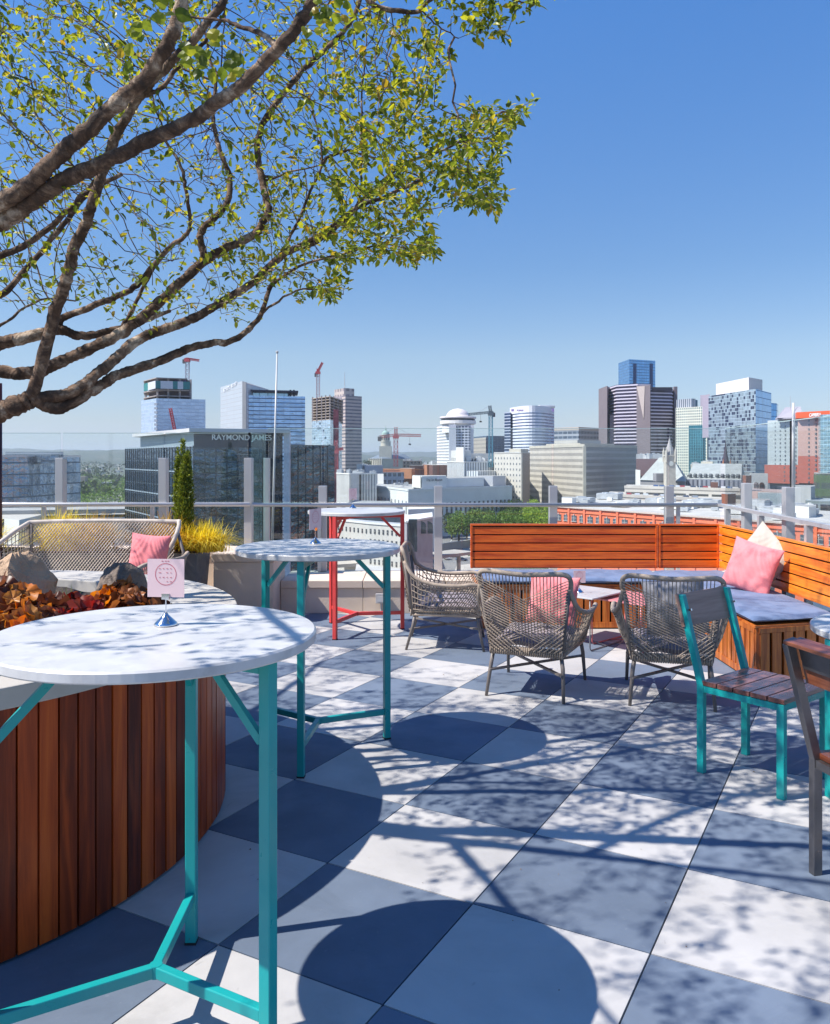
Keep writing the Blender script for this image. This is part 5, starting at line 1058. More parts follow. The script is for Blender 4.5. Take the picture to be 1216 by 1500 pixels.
mb = MB(); mb.box((XX(969, 642), 640.4, ZZ(570, 642)), (15.5, 2, 2.6)); mb.build('top_sign_band', mat('sign_band_dark', (.03,.025,.04), .5), t)
# ---- pale green tower, glass tower
t, f_, z = tower('pale_green_tower', 'cream window grid tower with a teal mirror lower corner', 'building', [(990, 620), (1036, 600)], 597.5, facade('cream_grid', (.66,.65,.54), (.12,.22,.24), 1.7, 2.0, .52, .62, .3, .4, .2), 30)
wallmesh([Vector((XX(1009, 608), 608)), Vector((XX(1029, 602), 601.5)), Vector((XX(1036, 603), 600.5)), Vector((XX(1036, 604), 606)), Vector((XX(1009, 612), 612))], ZG, ZZ(623, 604), 2).build('teal_glass_bay', [facade('teal_bay', (.05,.20,.25), (.05,.24,.30), 1.7, 2.0, .7, .8, .3, .7, .1, .03), roofm], t)
up(t, 'penthouse', facade('pent_fins', (.40,.42,.46), (.25,.27,.32), 2, 10, .5, 1), [(991, 625), (1013, 612), (1019, 615)], 585.5, 598, 16); up(t, 'penthouse', mat('teal_box', (.08,.16,.22), .4, .4), [(1013, 614), (1022, 618)], 585.3, 598, 12)
GT_ = facade('patchwork_glazing', (.30,.38,.44), (.50,.60,.66), 1.75, 1.85, .95, .86, .25, .6, .12, .04, blinds=.30, bc=(.035,.045,.085))
t, f_, z = tower('patchwork_glass_tower', 'large pale glass tower patterned with dark balcony openings and a white penthouse', 'building', [(1038, 480), (1106, 410), (1124, 430), (1130, 436)], 569.5, GT_, 26)
bpy.data.objects.remove([c for c in t.children if c.name.startswith('walls')][0])
q = [Vector((XX(px, Y), Y)) for px, Y in ((1038, 470), (1107, 420), (1130, 446), (1138, 455))]; z1 = ZZ(569.5, 420)
BL = facade('blue_side_glazing', (.04,.10,.24), (.14,.34,.64), 3.0, 3.4, .95, .92, .14, .85, .06, .03)
wallmesh([q[0], q[1], q[1]+Vector((10, 24)), q[0]+Vector((14, 20))], ZG, z1, 2).build('front_wall', [GT_, roofm], t)
wallmesh([q[1]+Vector((.02,0)), q[2], q[2]+Vector((6, 20)), q[1]+Vector((9.9, 24.2))], ZG, z1-.1, 2).build('side_wall', [BL, roofm], t)
wallmesh([q[2]+Vector((-3,1)), q[3], q[3]+Vector((6, 12)), q[2]+Vector((2, 12))], ZG, ZZ(590, 450), 2).build('side_bay', [BL, roofm], t)
up(t, 'white_penthouse', mat('penthouse_white', (.70,.66,.63), .7), [(1049, 474), (1097, 434), (1117, 448)], 562.5, 581, 14); up(t, 'corner_block', mat('grey_violet', (.34,.30,.36), .7), [(1029, 490), (1039, 482)], 579, 640, 8)
t, f_, z = tower('far_slab', 'thin grey violet slab tower left of the patchwork glass tower', 'building', [(1026, 640), (1040, 632)], 579, mat('far_violet', (.33,.30,.36), .7), 20)
# ---- hotel with orange top
RB = mat('salmon_brick', (.44,.12,.085), .85, var=.1, vs=.2); PK = mat('pinkish_render', (.52,.33,.29), .8, var=.06, vs=.1); GYR = mat('pale_grey_render', (.42,.47,.48), .8, var=.06, vs=.1)
SQ = mat('window_slate', (.10,.13,.16), .2, .4, var=.5, vs=.2)
b0 = Vector((XX(1120, 352), 352)); b1 = Vector((XX(1170, 336), 336)); b2 = Vector((XX(1169, 330), 330)); b3 = Vector((XX(1201, 322), 322))
t = thing('hotel_block', 'hotel of salmon brick and grey render with an orange sign band on top', 'building', (b1.x, b1.y, ZG))
zg1 = ZZ(615, 345); zb = ZZ(681, 345); wallmesh([b0+Vector((1.3,0)), b1, b1+Vector((8, 16)), b0+Vector((9, 16))], zb+.01, zg1, 2).build('grey_wall', [GYR, roofm], t)
wallmesh([b0, b1+Vector((0,-.3)), b1+Vector((8, 17)), b0+Vector((9, 17))], ZZ(708, 345), zb, 2).build('brick_wall', [RB, roofm], t)
wallmesh([b2, b3, b3+Vector((8, 16)), b2+Vector((8, 16))], ZZ(708, 326), ZZ(668, 326), 2).build('brick_wall', [RB, roofm], t)
wallmesh([b2+Vector((0,.02)), b3+Vector((0,.02)), b3+Vector((8, 16)), b2+Vector((8, 16))], ZZ(668, 326)+.01, ZZ(612, 326), 2).build('pink_wall', [PK, roofm], t)
wallmesh([b0+Vector((3,1)), b3+Vector((2,1)), b3+Vector((8, 16)), b0+Vector((9, 17))], ZG, ZZ(708, 340)-.02, 2).build('podium', [facade('podium_face', (.42,.46,.47), (.20,.30,.34), 9, 8, .35, .5, .2, .4, .3), roofm], t)
OB = mat('orange_panel', (.62,.10,.035), .6, var=.05, vs=.2); mb = MB(); s0 = Vector((XX(1167, 328), 328)); s1 = Vector((XX(1216, 316), 316)); wallmesh([s0, s1, s1+Vector((4, 10)), s0+Vector((4, 10))], ZZ(612.5, 326), ZZ(603.5, 326), 2).build('orange_sign_band', [OB, OB], t)
pq = s0.lerp(s1, .38); words('CAMBRIA', t, (pq.x, pq.y-.25, ZZ(610.3, 322)), wang(s0, s1), 1.35, ws, bold=.02, sx=.62)
for (pa, pb, zt2, rows, cols, dz) in ((b0+Vector((1.6,-.1)), b1+Vector((-.2,-.1)), zg1, 11, 6, 1.72), (b0+Vector((.6,-.3)), b1+Vector((-.2,-.4)), zb, 4, 6, 1.75), (b2+Vector((.4,-.1)), b3+Vector((-.2,-.1)), ZZ(612, 326), 15, 3, 1.72)):
    windows(t, pa, pb, zt2, rows, cols, .62, .78, dz, .7, SQ)
mb = MB(); mb.prism([(XX(1142, 340), 344), (XX(1166, 335), 334), (XX(1184, 345), 344), (XX(1160, 350), 352)], ZZ(614, 340), ZZ(612, 340)); 
mb.add([(XX(1142, 340), 342, ZZ(612, 340)), (XX(1176, 334), 334, ZZ(612, 340)), (XX(1178, 345), 346, ZZ(612, 340)), (XX(1146, 345), 352, ZZ(612, 340)), (XX(1152, 343), 344, ZZ(596.5, 343)), (XX(1173, 338), 338, ZZ(596.5, 343)), (XX(1171, 343), 344, ZZ(596.5, 343)), (XX(1154, 346), 348, ZZ(596.5, 343))], [(0,1,5,4), (1,2,6,5), (2,3,7,6), (3,0,4,7), (4,5,6,7)]); mb.build('mansard_roof', mat('grey_mansard', (.28,.27,.31), .6), t)
mb = MB(); mb.tube([W(1158, 600, 338), W(1158, 580, 338)], [.15, .06], 6); mb.build('antenna', UNIT, t)
t, f_, z = tower('aqua_glass_block', 'pale aqua glass block cut by the right edge beside the orange sign', 'building', [(1199, 300), (1202, 292), (1290, 280)], 609, facade('aqua', (.44,.60,.63), (.42,.60,.64), 1.2, 1.35, .94, .9, .12, .7, .1, .15, blinds=.06, bc=(.08,.12,.16)), 12, base=ZZ(693, 290))
tower('', '', '', [(1192, 296), (1196, 286), (1290, 276)], 693, facade('green_podium', (.10,.16,.07), (.16,.20,.16), 4, 4.6, .9, .45, .3, .3, .3), 14, under=t, wallname='planted_podium')
# ---- old station with clock tower
SL = mat('station_slate', (.38,.39,.37), .75, var=.12, vs=.3, dirt=(.28,.30,.27), ds=.2); SG = mat('station_stone', (.26,.25,.26), .85, var=.12, vs=.3)
sf = [Vector((XX(px, Y), Y)) for px, Y in ((938, 372), (1004, 350), (1006, 400), (950, 412))]
t = thing('old_station', 'old grey stone station with a steep slate roof and a pointed clock tower', 'building', (sf[0].x+6, 380, ZG))
ze = ZZ(703, 372); wallmesh(sf, ZG, ze, 2).build('walls', [SG, roofm], t)
rt = ZZ(683, 372); rid = [Vector((XX(966, 378), 378, ZZ(670, 378))), Vector((XX(985, 374), 374, ZZ(670, 378)))]; mb = MB()
mb.add([(p.x, p.y, ze) for p in [q + (q - (sf[0]+sf[2])/2)*.03 for q in sf]] + [tuple(r) for r in rid], [(0,1,5,4), (1,2,5), (2,3,4,5), (3,0,4)]); mb.build('hip_roof', SL, t)
mb = MB(); Yd = 352; mb.box((XX(968, 360), 357, ZZ(699, 360)), (7, 5, 3.4)); mb.build('dormer', SG, t)
tx, ty = XX(981, 350), 350; mb = MB(); TWm = mat('tower_stone', (.46,.42,.36), .85, var=.15, vs=.6)
mb.box((tx, ty, (ZZ(675, 350)+ZG)/2), (3.9, 3.9, ZZ(675, 350)-ZG)); mb.box((tx, ty, ZZ(675, 350)+2.2), (4.4, 4.4, .5)); mb.box((tx, ty, ZZ(675, 350)+1.0), (3.7, 3.7, 2.2)); 
for sx in (-1, 1):
    for sy in (-1, 1): mb.lathe([(.55, 0), (.55, 4.2), (.05, 6.4)], (tx+sx*1.9, ty+sy*1.9, ZZ(677, 350)), 8)
mb.build('clock_tower', TWm, t)
mb = MB(); mb.lathe([(2.1, 0), (1.7, 2.5), (.9, 5), (.15, 7.8), (.05, 9.0)], (tx, ty, ZZ(669, 350)), 8); mb.build('spire', mat('spire_grey', (.36,.35,.34), .7), t)
mb = MB(); mb.lathe([(1.0, 0), (1.0, .15)], (0,0,0), 18); mb.v = [(q[0]+tx, q[2]+ty-2.15, q[1]+ZZ(679, 350)) for q in mb.v]; mb.build('clock_face', mat('clock_white', (.6,.6,.55), .5), t)
wf = [Vector((XX(px, Y), Y)) for px, Y in ((1006, 372), (1086, 356), (1092, 420), (1010, 430))]
t2 = thing('station_hall', 'long slate roofed station hall with a row of dark dormers', 'building', (wf[0].x+8, 380, ZG)); ze2 = ZZ(702, 366); wallmesh(wf, ZG, ze2, 2).build('walls', [facade('hall_wall', (.27,.28,.33), (.10,.11,.15), 2.0, 7, .4, .62, .3, .2, .4), roofm], t2)
mb = MB(); rr = [(XX(1014, 400), 398, ZZ(679, 395)), (XX(1076, 395), 386, ZZ(679, 395))]; mb.add([(p.x, p.y, ze2) for p in wf] + rr, [(0,1,5,4), (1,2,5), (2,3,4,5), (3,0,4)]); mb.build('slate_roof', SL, t2)
for k in range(10):
    px = 1011 + k*7.6 + (2 if k > 4 else 0); Y = 371.5 - (px-1006)/80*15.5 + 3; mb = MB(); zz = ze2 + .15; x = XX(px, Y); mb.box((x, Y, zz+.7), (.9, 2.6, 1.3)); mb.add([(x-.7, Y-1.5, zz+1.35), (x+.7, Y-1.5, zz+1.35), (x, Y-1.5, zz+2.3), (x-.7, Y+1.5, zz+1.35), (x+.7, Y+1.5, zz+1.35), (x, Y+1.5, zz+2.3)], [(0,1,2), (0,2,5,3), (1,4,5,2), (3,5,4)]); mb.build('dormer', mat('dormer_slate', (.12,.13,.14), .8) if 'dormer_slate' not in bpy.data.materials else bpy.data.materials['dormer_slate'], t2)
mb = MB(); mb.box((XX(1023, 366), 362, ZZ(671, 390)), (8, 8, 5)); mb.build('gable_block', SG, t2) if False else None
ch = thing('church', 'church with a thin dark spire in front of the patchwork glass tower', 'church', (XX(1063, 440), 440, ZG)); x = XX(1063, 440); mb = MB(); mb.box((x, 440, (ZZ(680, 440)+ZG)/2), (4.2, 4.2, ZZ(680, 440)-ZG)); mb.build('belfry', BR2, ch)
mb = MB(); mb.lathe([(2.1, 0), (1.1, 5), (.5, 8.5), (.08, 12.5)], (x, 440, ZZ(680, 440)), 8); mb.build('spire', mat('spire_dark', (.06,.05,.07), .7), ch); mb = MB()
for sx in (-1, 1): mb.lathe([(.5, 0), (.05, 2.8)], (x+sx*1.9, 438.2, ZZ(680, 440)), 6)
mb.build('pinnacle', BR2, ch)
t, f_, z = tower('civic_block', 'cream low building with a stepped top behind the station roof', 'building', [(1012, 470), (1060, 450), (1090, 455)], 682, STN, 30, parapet=.8); up(t, 'upper_block', STN, [(1027, 470), (1044, 462)], 676, 690, 12); roof_units(t, f_, z, 6, 3)
t, f_, z = tower('dark_brick_depot', 'dark violet brick building left of the clock tower', 'building', [(932, 470), (974, 452)], 672, mat('violet_brick', (.125,.075,.085), .9, var=.1, vs=.2), 30); roof_units(t, f_, z, 9, 6, (3, 7), (1.5, 3)); tower('', '', '', [(931, 462), (938, 444)], 688, WHITE, 10, under=t, wallname='white_annex')
t, f_, z = tower('white_far_block', 'small white block left of the striped hotel', 'building', [(860, 780), (878, 770)], 635, facade('white_far', (.6,.6,.58), (.2,.2,.25), 4, 3.6, .6, .5), 20)
# ---- parking decks with cars on top
DKM = mat('deck_concrete', (.50,.46,.41), .85, var=.12, vs=.2, dirt=(.36,.33,.30), ds=.15)
def deck(label, edges, tops, seed, gaps=16):
    t, f_, z = tower('parking_deck', label, 'parking deck', edges, tops[0], facade('deck_%d' % seed, (.50,.46,.41), (.06,.06,.06), 8.4, 3.4, .86, .42, .3, 0, .9), 45, roof=DKM, parapet=1.0, pm=DKM); return t, f_, z
dk1, df1, dz1 = deck('upper parking deck with pale railings and cars in front of the station', [(915, 320), (1085, 290)], (715,), 1)
dk2, df2, dz2 = deck('lower parking deck with long dark openings above the brick warehouse roof', [(890, 300), (1060, 262)], (727,), 2)
up(dk2, 'stair_tower', BR_, [(1057, 262), (1066, 258), (1078, 262)], 723, 745, 6); up(dk1, 'stair_tower', BD, [(1041, 300), (1052, 297)], 706, 720, 6)
for px in (1025, 1071): mb = MB(); mb.tube([W(px, 717, 292), W(px, 698, 292)], [.15, .1], 6); mb.build('light_mast', UNIT, dk1)
t, f_, z = tower('brick_turret', 'small red brick turret right of the station hall', 'building', [(1088, 290), (1093, 284), (1101, 288)], 696, BR_, 5)
t, f_, z = tower('grey_stone_hall', 'grey hall with three arched dark windows below the salmon hotel', 'building', [(1098, 330), (1125, 326)], 694, mat('hallgrey', (.40,.40,.40), .8), 14)
for px in (1106, 1114): mb = MB(); mb.lathe([(.95, 0), (.95, .3)], (0,0,0), 16); mb.v = [(q[0]+XX(px, 328), q[2]+326.5, q[1]+ZZ(710, 328)) for q in mb.v]; mb.box((XX(px, 328), 326.65, ZZ(715, 328)), (1.9, .3, 2.6)); mb.build('arched_window', BD, t)
t, f_, z = tower('flat_roof_store', 'low pink and grey roofed store between the brick turret and grey podium', 'building', [(1098, 285), (1165, 270)], 719, mat('store_wall', (.42,.26,.22), .8, var=.1, vs=.2), 25, roof=mat('pinkroof', (.40,.30,.27), .8)); up(t, 'annex', mat('greyblue', (.30,.36,.38), .6), [(1110, 268), (1155, 262)], 722, 740, 8)
t, f_, z = tower('concrete_wall_block', 'plain pale grey concrete block under the salmon hotel', 'building', [(1158, 262), (1188, 256), (1194, 262)], 712, mat('plain_grey', (.44,.45,.44), .8, var=.05, vs=.2), 10)
t, f_, z = tower('low_depot', 'long low dark depot at the right edge below the planted block', 'building', [(1180, 252), (1300, 235)], 733, facade('depot', (.20,.24,.24), (.10,.12,.14), 4, 4, .8, .5), 20, roof=mat('depot_roof', (.30,.33,.34), .7))
# ---- brick warehouse
BW = mat('orange_red_brick', (.78,.20,.10), .9, var=.09, vs=.25, dirt=(.62,.15,.08), ds=.3)
wa, wb = Vector((XX(812, 232), 232)), Vector((XX(1330, 152), 152)); zb_ = ZZ(741, 232)
t = thing('brick_warehouse', 'long orange red brick warehouse with white keyed windows and cluttered flat roof', 'building', (60, 190, ZG))
bkv = Vector((22, 46)); wallmesh([wa, wb, wb+bkv, wa+bkv*1.0], ZG, zb_, 2).build('brick_wall', [BW, mat('warehouse_roof', (.52,.49,.45), .9, var=.15, vs=.15, dirt=(.36,.33,.30), ds=.1)], t)
mb = MB(); mb.bar((wa.x, wa.y-.15, zb_-.1), (wb.x, wb.y-.15, zb_-.1), .7, .35); mb.build('coping', mat('coping', (.60,.50,.44), .8), t)
mb = MB(); mb.bar((wa.x, wa.y-.1, zb_-1.35), (wb.x, wb.y-.1, zb_-1.35), .35, .25); mb.build('brick_band', BW, t)
windows(t, wa.lerp(wb, .004), wb.lerp(wa, .004), zb_, 3, 31, 1.9, 1.55, 3.4, 2.2, WIN2, sill=True)
windows(t, wa.lerp(wb, .004), wb.lerp(wa, .004), zb_, 2, 31, 1.9, 1.55, 3.4, 2.2+3*3.4, WIN2, sill=True) if False else None
d = (wb-wa)
for k in range(17): q = wa + d*(k/16); mb = MB(); mb.box((q.x, q.y-.12, (zb_+ZG)/2), (.7, .5, zb_-ZG-.6), RZ(math.atan2(d.y, d.x))); mb.build('pilaster', BW, t)
rnd = random.Random(17)
for k in range(34):
    u, v = rnd.uniform(.01, .80), rnd.uniform(.10, .95); q = wa.lerp(wb, u) + bkv*v; s_ = rnd.choice((1.2, 2.0, 3.2, 5.0)); hh = rnd.uniform(.5, 1.5) + s_*.12; mb = MB(); mb.box((q.x, q.y, zb_+hh/2+.2), (s_*1.4, s_, hh), RZ(-.55)); mb.box((q.x, q.y, zb_+hh+.35), (s_*.5, s_*.5, .3)); mb.box((q.x+s_*.3, q.y, zb_+.1), (.3, .3, .2)); mb.build('rooftop_unit', UNIT if k % 3 else WHITE, t)
up(t, 'roof_cabin', WHITE, [(1165, 190), (1185, 186), (1196, 190)], 741, 762, 6); up(t, 'roof_cabin', WHITE, [(997, 222), (1016, 218), (1022, 222)], 738, 752, 6); up(t, 'roof_cabin', UNIT, [(1100, 215), (1120, 210), (1128, 215)], 732, 752, 6); up(t, 'roof_cabin', WHITE, [(823, 240), (838, 236), (844, 240)], 729, 742, 6)
# ---- cars
def carproto():
    t = thing('parked_car', 'small parked car', 'car', local=True); mb = MB()
    mb.prism([(-2.2, .35), (2.2, .35), (2.25, .75), (1.3, .95), (.6, 1.42), (-1.2, 1.45), (-2.0, 1.0), (-2.25, .9)], -.85, .85); mb.v = [(p[0], p[2], p[1]) for p in mb.v]; return t, mb
cols = [(.55,.55,.56), (.06,.07,.09), (.28,.30,.33), (.35,.05,.04), (.62,.62,.6), (.08,.13,.25)]
protos = []
for i, c_ in enumerate(cols):
    t, mb = carproto(); mb.build('body', mat('car_paint_%d' % i, c_, .25, .2, var=.02, coat=.6), t, bevel=.08)
    mb = MB(); mb.prism([(-1.85, .98), (1.2, .98), (.58, 1.36), (-1.18, 1.39)], -.862, .862); mb.v = [(p[0], p[2], p[1]) for p in mb.v]; mb.build('windows', WIN, t)
    for sx in (-1.35, 1.4):
        for sy in (-.8, .8): mb = MB(); mb.lathe([(.34, -.1), (.34, .1)], (0,0,0), 14); mb.v = [(p[0]+sx, p[2]+sy, p[1]+.34) for p in mb.v]; mb.build('wheel', M['dark'], t)
    clean(t); protos.append(t)
used = [False]*6; rnd = random.Random(5)
names = ['pale silver', 'black', 'grey', 'dark red', 'white', 'navy blue']
def car(x, y, z, rz, where, g):
    i = rnd.randrange(6); o = protos[i]
    if used[i]: o = copy_tree(protos[i])
    used[i] = True; o.location = (x, y, z + .01); o.rotation_euler = (0, 0, rz); o['label'] = '%s car parked %s' % (names[i], where); o['group'] = '%s cars %s' % (names[i], where)
for f4, zz, n, g, lo, hi in ((df1, dz1, 11, 'on the upper parking deck', .25, .95), (df2, dz2, 9, 'on the lower parking deck', .1, .8)):
    for k in range(n):
        q = f4[0].lerp(f4[1], lo + (hi-lo)*(k+.5)/n + rnd.uniform(-.02, .02)); r_ = q * (1 + 4.5/q.length); car(r_.x, r_.y, zz, R(80), g, g)
for k, (px, py) in enumerate(((660, 781), (604, 800), (655, 820), (664, 816), (676, 822), (630, 836), (652, 846), (668, 850), (622, 852), (640, 858), (683, 848))):
    q = G(px, py, ZG); car(q.x, q.y, ZG+.05, R((20, 5, 100, 95, 10)[k % 5]), 'on the ground beyond the railing', '')
for px, py in ((88, 707.5), (100, 709), (110, 708), (122, 709), (137, 708)): q = G(px, py+34, ZG); car(q.x, q.y, ZG+.05, R(5), 'in the lot beyond the woven sofa', '')
for i, u in enumerate(used):
    if not u:
        for ch_ in list(protos[i].children): bpy.data.objects.remove(ch_)
        bpy.data.objects.remove(protos[i])
# ---- streets
AS = mat('asphalt', (.20, .195, .19), .9, var=.15, vs=.1); PVM = mat('pavement_pale', (.46, .42, .37), .9, var=.1, vs=.2); LN = mat('lane_paint', (.6,.6,.58), .8)
def strip(name, pts, w_, m, z, kind='structure'):
    pts = [Vector(p) for p in pts]; mb = MB(); rows = []
    for i, p in enumerate(pts):
        d = (pts[min(i+1, len(pts)-1)] - pts[max(i-1, 0)]).normalized(); n_ = Vector((d.y, -d.x, 0)); rows.append([p + n_*w_/2 + Vector((0,0,z)), p - n_*w_/2 + Vector((0,0,z))])
    mb.grid(rows); return tag(mb.build(name, m), kind=kind)
def gp(px, py): return G(px, py, ZG)
for i, (pts, w_) in enumerate(((((470, 866), (560, 850), (640, 826), (720, 818), (800, 812)), 16), (((600, 900), (650, 812), (668, 780), (700, 764), (760, 758)), 14), (((20, 800), (60, 760), (100, 742), (200, 735)), 12), (((120, 720), (300, 728)), 14))):
    P_ = [gp(*q) for q in pts]; strip('pavement', P_, w_+6, PVM, .05 + .012*i); strip('street', P_, w_, AS, .10 + .012*i)
    for s in range(len(P_)-1):
        for k in range(0, 8, 2): strip('lane_marking', [P_[s].lerp(P_[s+1], k/8), P_[s].lerp(P_[s+1], (k+.8)/8)], .3, LN, .16 + .012*i)
mb = MB(); mb.prism([tuple(gp(*q)[:2]) for q in ((610, 900), (760, 900), (720, 830), (640, 822))], ZG-.2, ZG+.04); tag(mb.build('car_park', mat('lot', (.42,.385,.34), .9, var=.15, vs=.1)), kind='structure')
wl2 = thing('retaining_wall', 'long pale retaining wall along the street beyond the railing', 'wall', gp(640, 812)); mb = MB(); P_ = [gp(*q) for q in ((600, 818), (650, 808), (700, 800), (780, 798))]
for a, b in zip(P_, P_[1:]): mb.bar(a + Vector((0,0,1.6)), b + Vector((0,0,1.6)), .6, 3.2)
mb.build('wall', mat('retaining', (.44,.39,.33), .9, var=.1, vs=.3), wl2); mb = MB()
for a, b in zip(P_, P_[1:]): mb.bar(a + Vector((0,0,3.3)), b + Vector((0,0,3.3)), .9, .22)
mb.build('coping', PVM, wl2)
vi = thing('road_bridge', 'pale concrete road bridge on round columns left of the bench', 'bridge', gp(600, 850)); mb = MB(); P_ = [gp(*q) + Vector((0,0,7)) for q in ((470, 862), (590, 852), (680, 838))]
for a, b in zip(P_, P_[1:]): mb.bar(a, b, 9, 1.0); 
mb.build('bridge_deck', mat('bridge_concrete', (.42,.38,.33), .9, var=.1, vs=.2), vi)
for q in ((520, 858), (560, 855), (600, 851), (645, 844), (672, 839)): p = gp(*q); mb = MB(); mb.tube([p, p + Vector((0,0,6.5))], .7, 10); mb.build('pier', PVM, vi)
# ---- trees
def treeproto(seed, cm, rr=4.2, h=9.5):
    rnd = random.Random(seed); t = thing('street_tree', 'x', 'tree', local=True); mb = MB(); mb.tube([(0,0,0), (.1,0,h*.3), (0,.1,h*.6)], [.32, .24, .12], 7)
    tops = []
    for k in range(7):
        a = rnd.uniform(0, 6.28); p = Vector((math.cos(a)*rr*.5, math.sin(a)*rr*.5, h*rnd.uniform(.5, .8))); mb.tube([(0, 0, h*rnd.uniform(.25, .45)), p*.6 + Vector((0,0,h*.2)), p], [.14, .09, .04], 5)
    mb.build('trunk', mat('bark_far', (.09, .07, .05), .9), t) if 'bark_far' not in bpy.data.materials else mb.build('trunk', bpy.data.materials['bark_far'], t)
    blobs = []
    for k in range(16):
        a = rnd.uniform(0, 6.28); q = rnd.random()**.6*rr*.72; blobs.append((Vector((q*math.cos(a), q*math.sin(a), h*rnd.uniform(.42, .86) - q*.12)), rnd.uniform(.24, .40)*rr))
    mb = MB()
    for c_, r in blobs:
        pts = []
        for k in range(150):
            v = Vector((rnd.gauss(0,1), rnd.gauss(0,1), rnd.gauss(0,1))).normalized(); pts.append((c_ + v*r*rnd.uniform(.7, 1.08), v))
        leafcloud(mb, pts, .30, .62, rnd, 1.3)
    mb.build('crown', cm, t); clean(t); return t
LM1 = leafmat('mid_green_leaves', [(.05,.10,.012), (.12,.20,.025), (.20,.30,.04)], .2, .6, .25); LM2 = leafmat('fresh_green_leaves', [(.13,.21,.015), (.27,.38,.03), (.38,.48,.05)], .25, .6, .25); LM3 = leafmat('deep_green_leaves', [(.02,.035,.012), (.04,.07,.02), (.06,.10,.03)], .15, .6, .25)
TP = [treeproto(1, LM1), treeproto(2, LM1, 4.8, 10), treeproto(3, LM2), treeproto(4, LM3, 3.8, 9)]; tu = [0]*4; rnd = random.Random(3)
TL_ = ['mid green round street tree in the grove beyond the bench', 'broad mid green street tree in the grove beyond the bench', 'bright yellow green street tree in the grove beyond the bench', 'dark green street tree in the grove beyond the bench']
def tree(i, p, s, lab=None, g=None):
    o = TP[i] if not tu[i] else copy_tree(TP[i]); tu[i] = 1; o.location = p; o.scale = (s, s, s*rnd.uniform(.9, 1.1)); o.rotation_euler = (0, 0, rnd.uniform(0, 6.28)); o['label'] = lab or TL_[i]; o['group'] = g or 'street trees of one look beyond the bench %d' % i
# grove between the museum and the brick warehouse
for px, py, i in ((662, 790, 3), (672, 797, 0), (684, 800, 1), (697, 795, 0), (708, 800, 1), (722, 797, 0), (735, 800, 0), (748, 797, 1), (762, 800, 1), (775, 797, 2), (788, 800, 2), (800, 797, 2), (812, 790, 2), (690, 782, 0), (706, 780, 1), (722, 778, 0), (740, 778, 1), (756, 776, 0), (772, 778, 2), (790, 776, 2), (806, 775, 2), (652, 782, 3), (700, 768, 0), (716, 766, 1), (733, 764, 0), (752, 762, 1), (768, 758, 0), (783, 757, 0), (796, 757, 1), (812, 760, 0), (655, 768, 3), (645, 775, 3)):
    tree(i, gp(px, py), 1.45 + .2*rnd.random())
for px, py, i, s in ((735, 743, 1, 1.5), (762, 742, 0, 1.5), (722, 748, 0, 1.1), (795, 741, 0, 1.3), (822, 739, 1, 1.5), (840, 738, 0, 1.5), (858, 737, 0, 1.4), (872, 736, 1, 1.2), (850, 742, 2, 1.2), (866, 741, 2, 1.1)):
    tree(i, gp(px, py+6), s, '%s tree in front of the beige office blocks' % ('mid green', 'broad green', 'yellow green')[i], 'trees before the beige offices %d' % i)
tree(3, Vector((XX(538, 1150), 1150, ZZ(688, 1150))), 1.7, 'dark green tree on the hill left of the capitol', 'lone dark tree')
for px, py, i, s in ((125, 735, 3, 1.3), (150, 731, 0, 1.6), (140, 765, 1, .9), (157, 762, 0, 1.0), (133, 772, 0, .7), (152, 778, 2, .6), (6, 760, 1, .7)):
    tree(i, gp(px, py), s, '%s tree left of the sign building' % ('mid green', 'broad green', 'yellow green', 'dark green')[i], 'trees left of the sign building %d' % i)
# far wood on the left
rnd = random.Random(8); mb = MB(); pts = []
for k in range(240):
    Y = rnd.uniform(620, 1500); x = XX(rnd.uniform(60, 215), Y); r = rnd.uniform(4, 8)
    for j in range(60):
        v = Vector((rnd.gauss(0,1), rnd.gauss(0,1), abs(rnd.gauss(0,1)))).normalized(); pts.append((Vector((x, Y, ZG+2)) + Vector((v.x*r, v.y*r, v.z*r*1.1)), v))
leafcloud(mb, pts, 1.2, 2.4, rnd, 1.2); tag(mb.build('far_wood', LM1), 'green wood spreading behind the sofa toward the hills', None, None, 'stuff')
mb = MB(); rnd = random.Random(9)
for k in range(900):
    Y = 900 * (5500/900)**rnd.random(); x = XX(rnd.uniform(-150, 1350), Y); s_ = rnd.uniform(6, 22); h = rnd.uniform(3, 9) + (rnd.random() < .04)*rnd.uniform(8, 22); mb.box((x, Y, ZG+h/2), (s_, s_*.7, h), RZ(rnd.uniform(0, 3)), mi=k % 3)
tag(mb.build('distant_suburbs', [mat('suburb_white', (.55,.53,.5), .9), mat('suburb_tan', (.36,.30,.25), .9), mat('suburb_dark', (.14,.13,.13), .9)]), 'scattered small houses and sheds far off toward the hills', None, None, 'stuff')
mb = MB(); rnd = random.Random(10); pts = []
for k in range(1500):
    Y = 800 * (5000/800)**rnd.random(); x = XX(rnd.uniform(-150, 1350), Y); r = rnd.uniform(5, 14)*(1 if Y < 2000 else 1.8)
    for j in range(16):
        v = Vector((rnd.gauss(0,1), rnd.gauss(0,1), abs(rnd.gauss(0,1)))).normalized(); pts.append((Vector((x, Y, ZG+1)) + Vector((v.x*r, v.y*r, v.z*r*.8)), v))
leafcloud(mb, pts, 4, 8, rnd, 1.1); tag(mb.build('distant_trees', LM3), 'dark tree cover of the far suburbs below the hills', None, None, 'stuff')
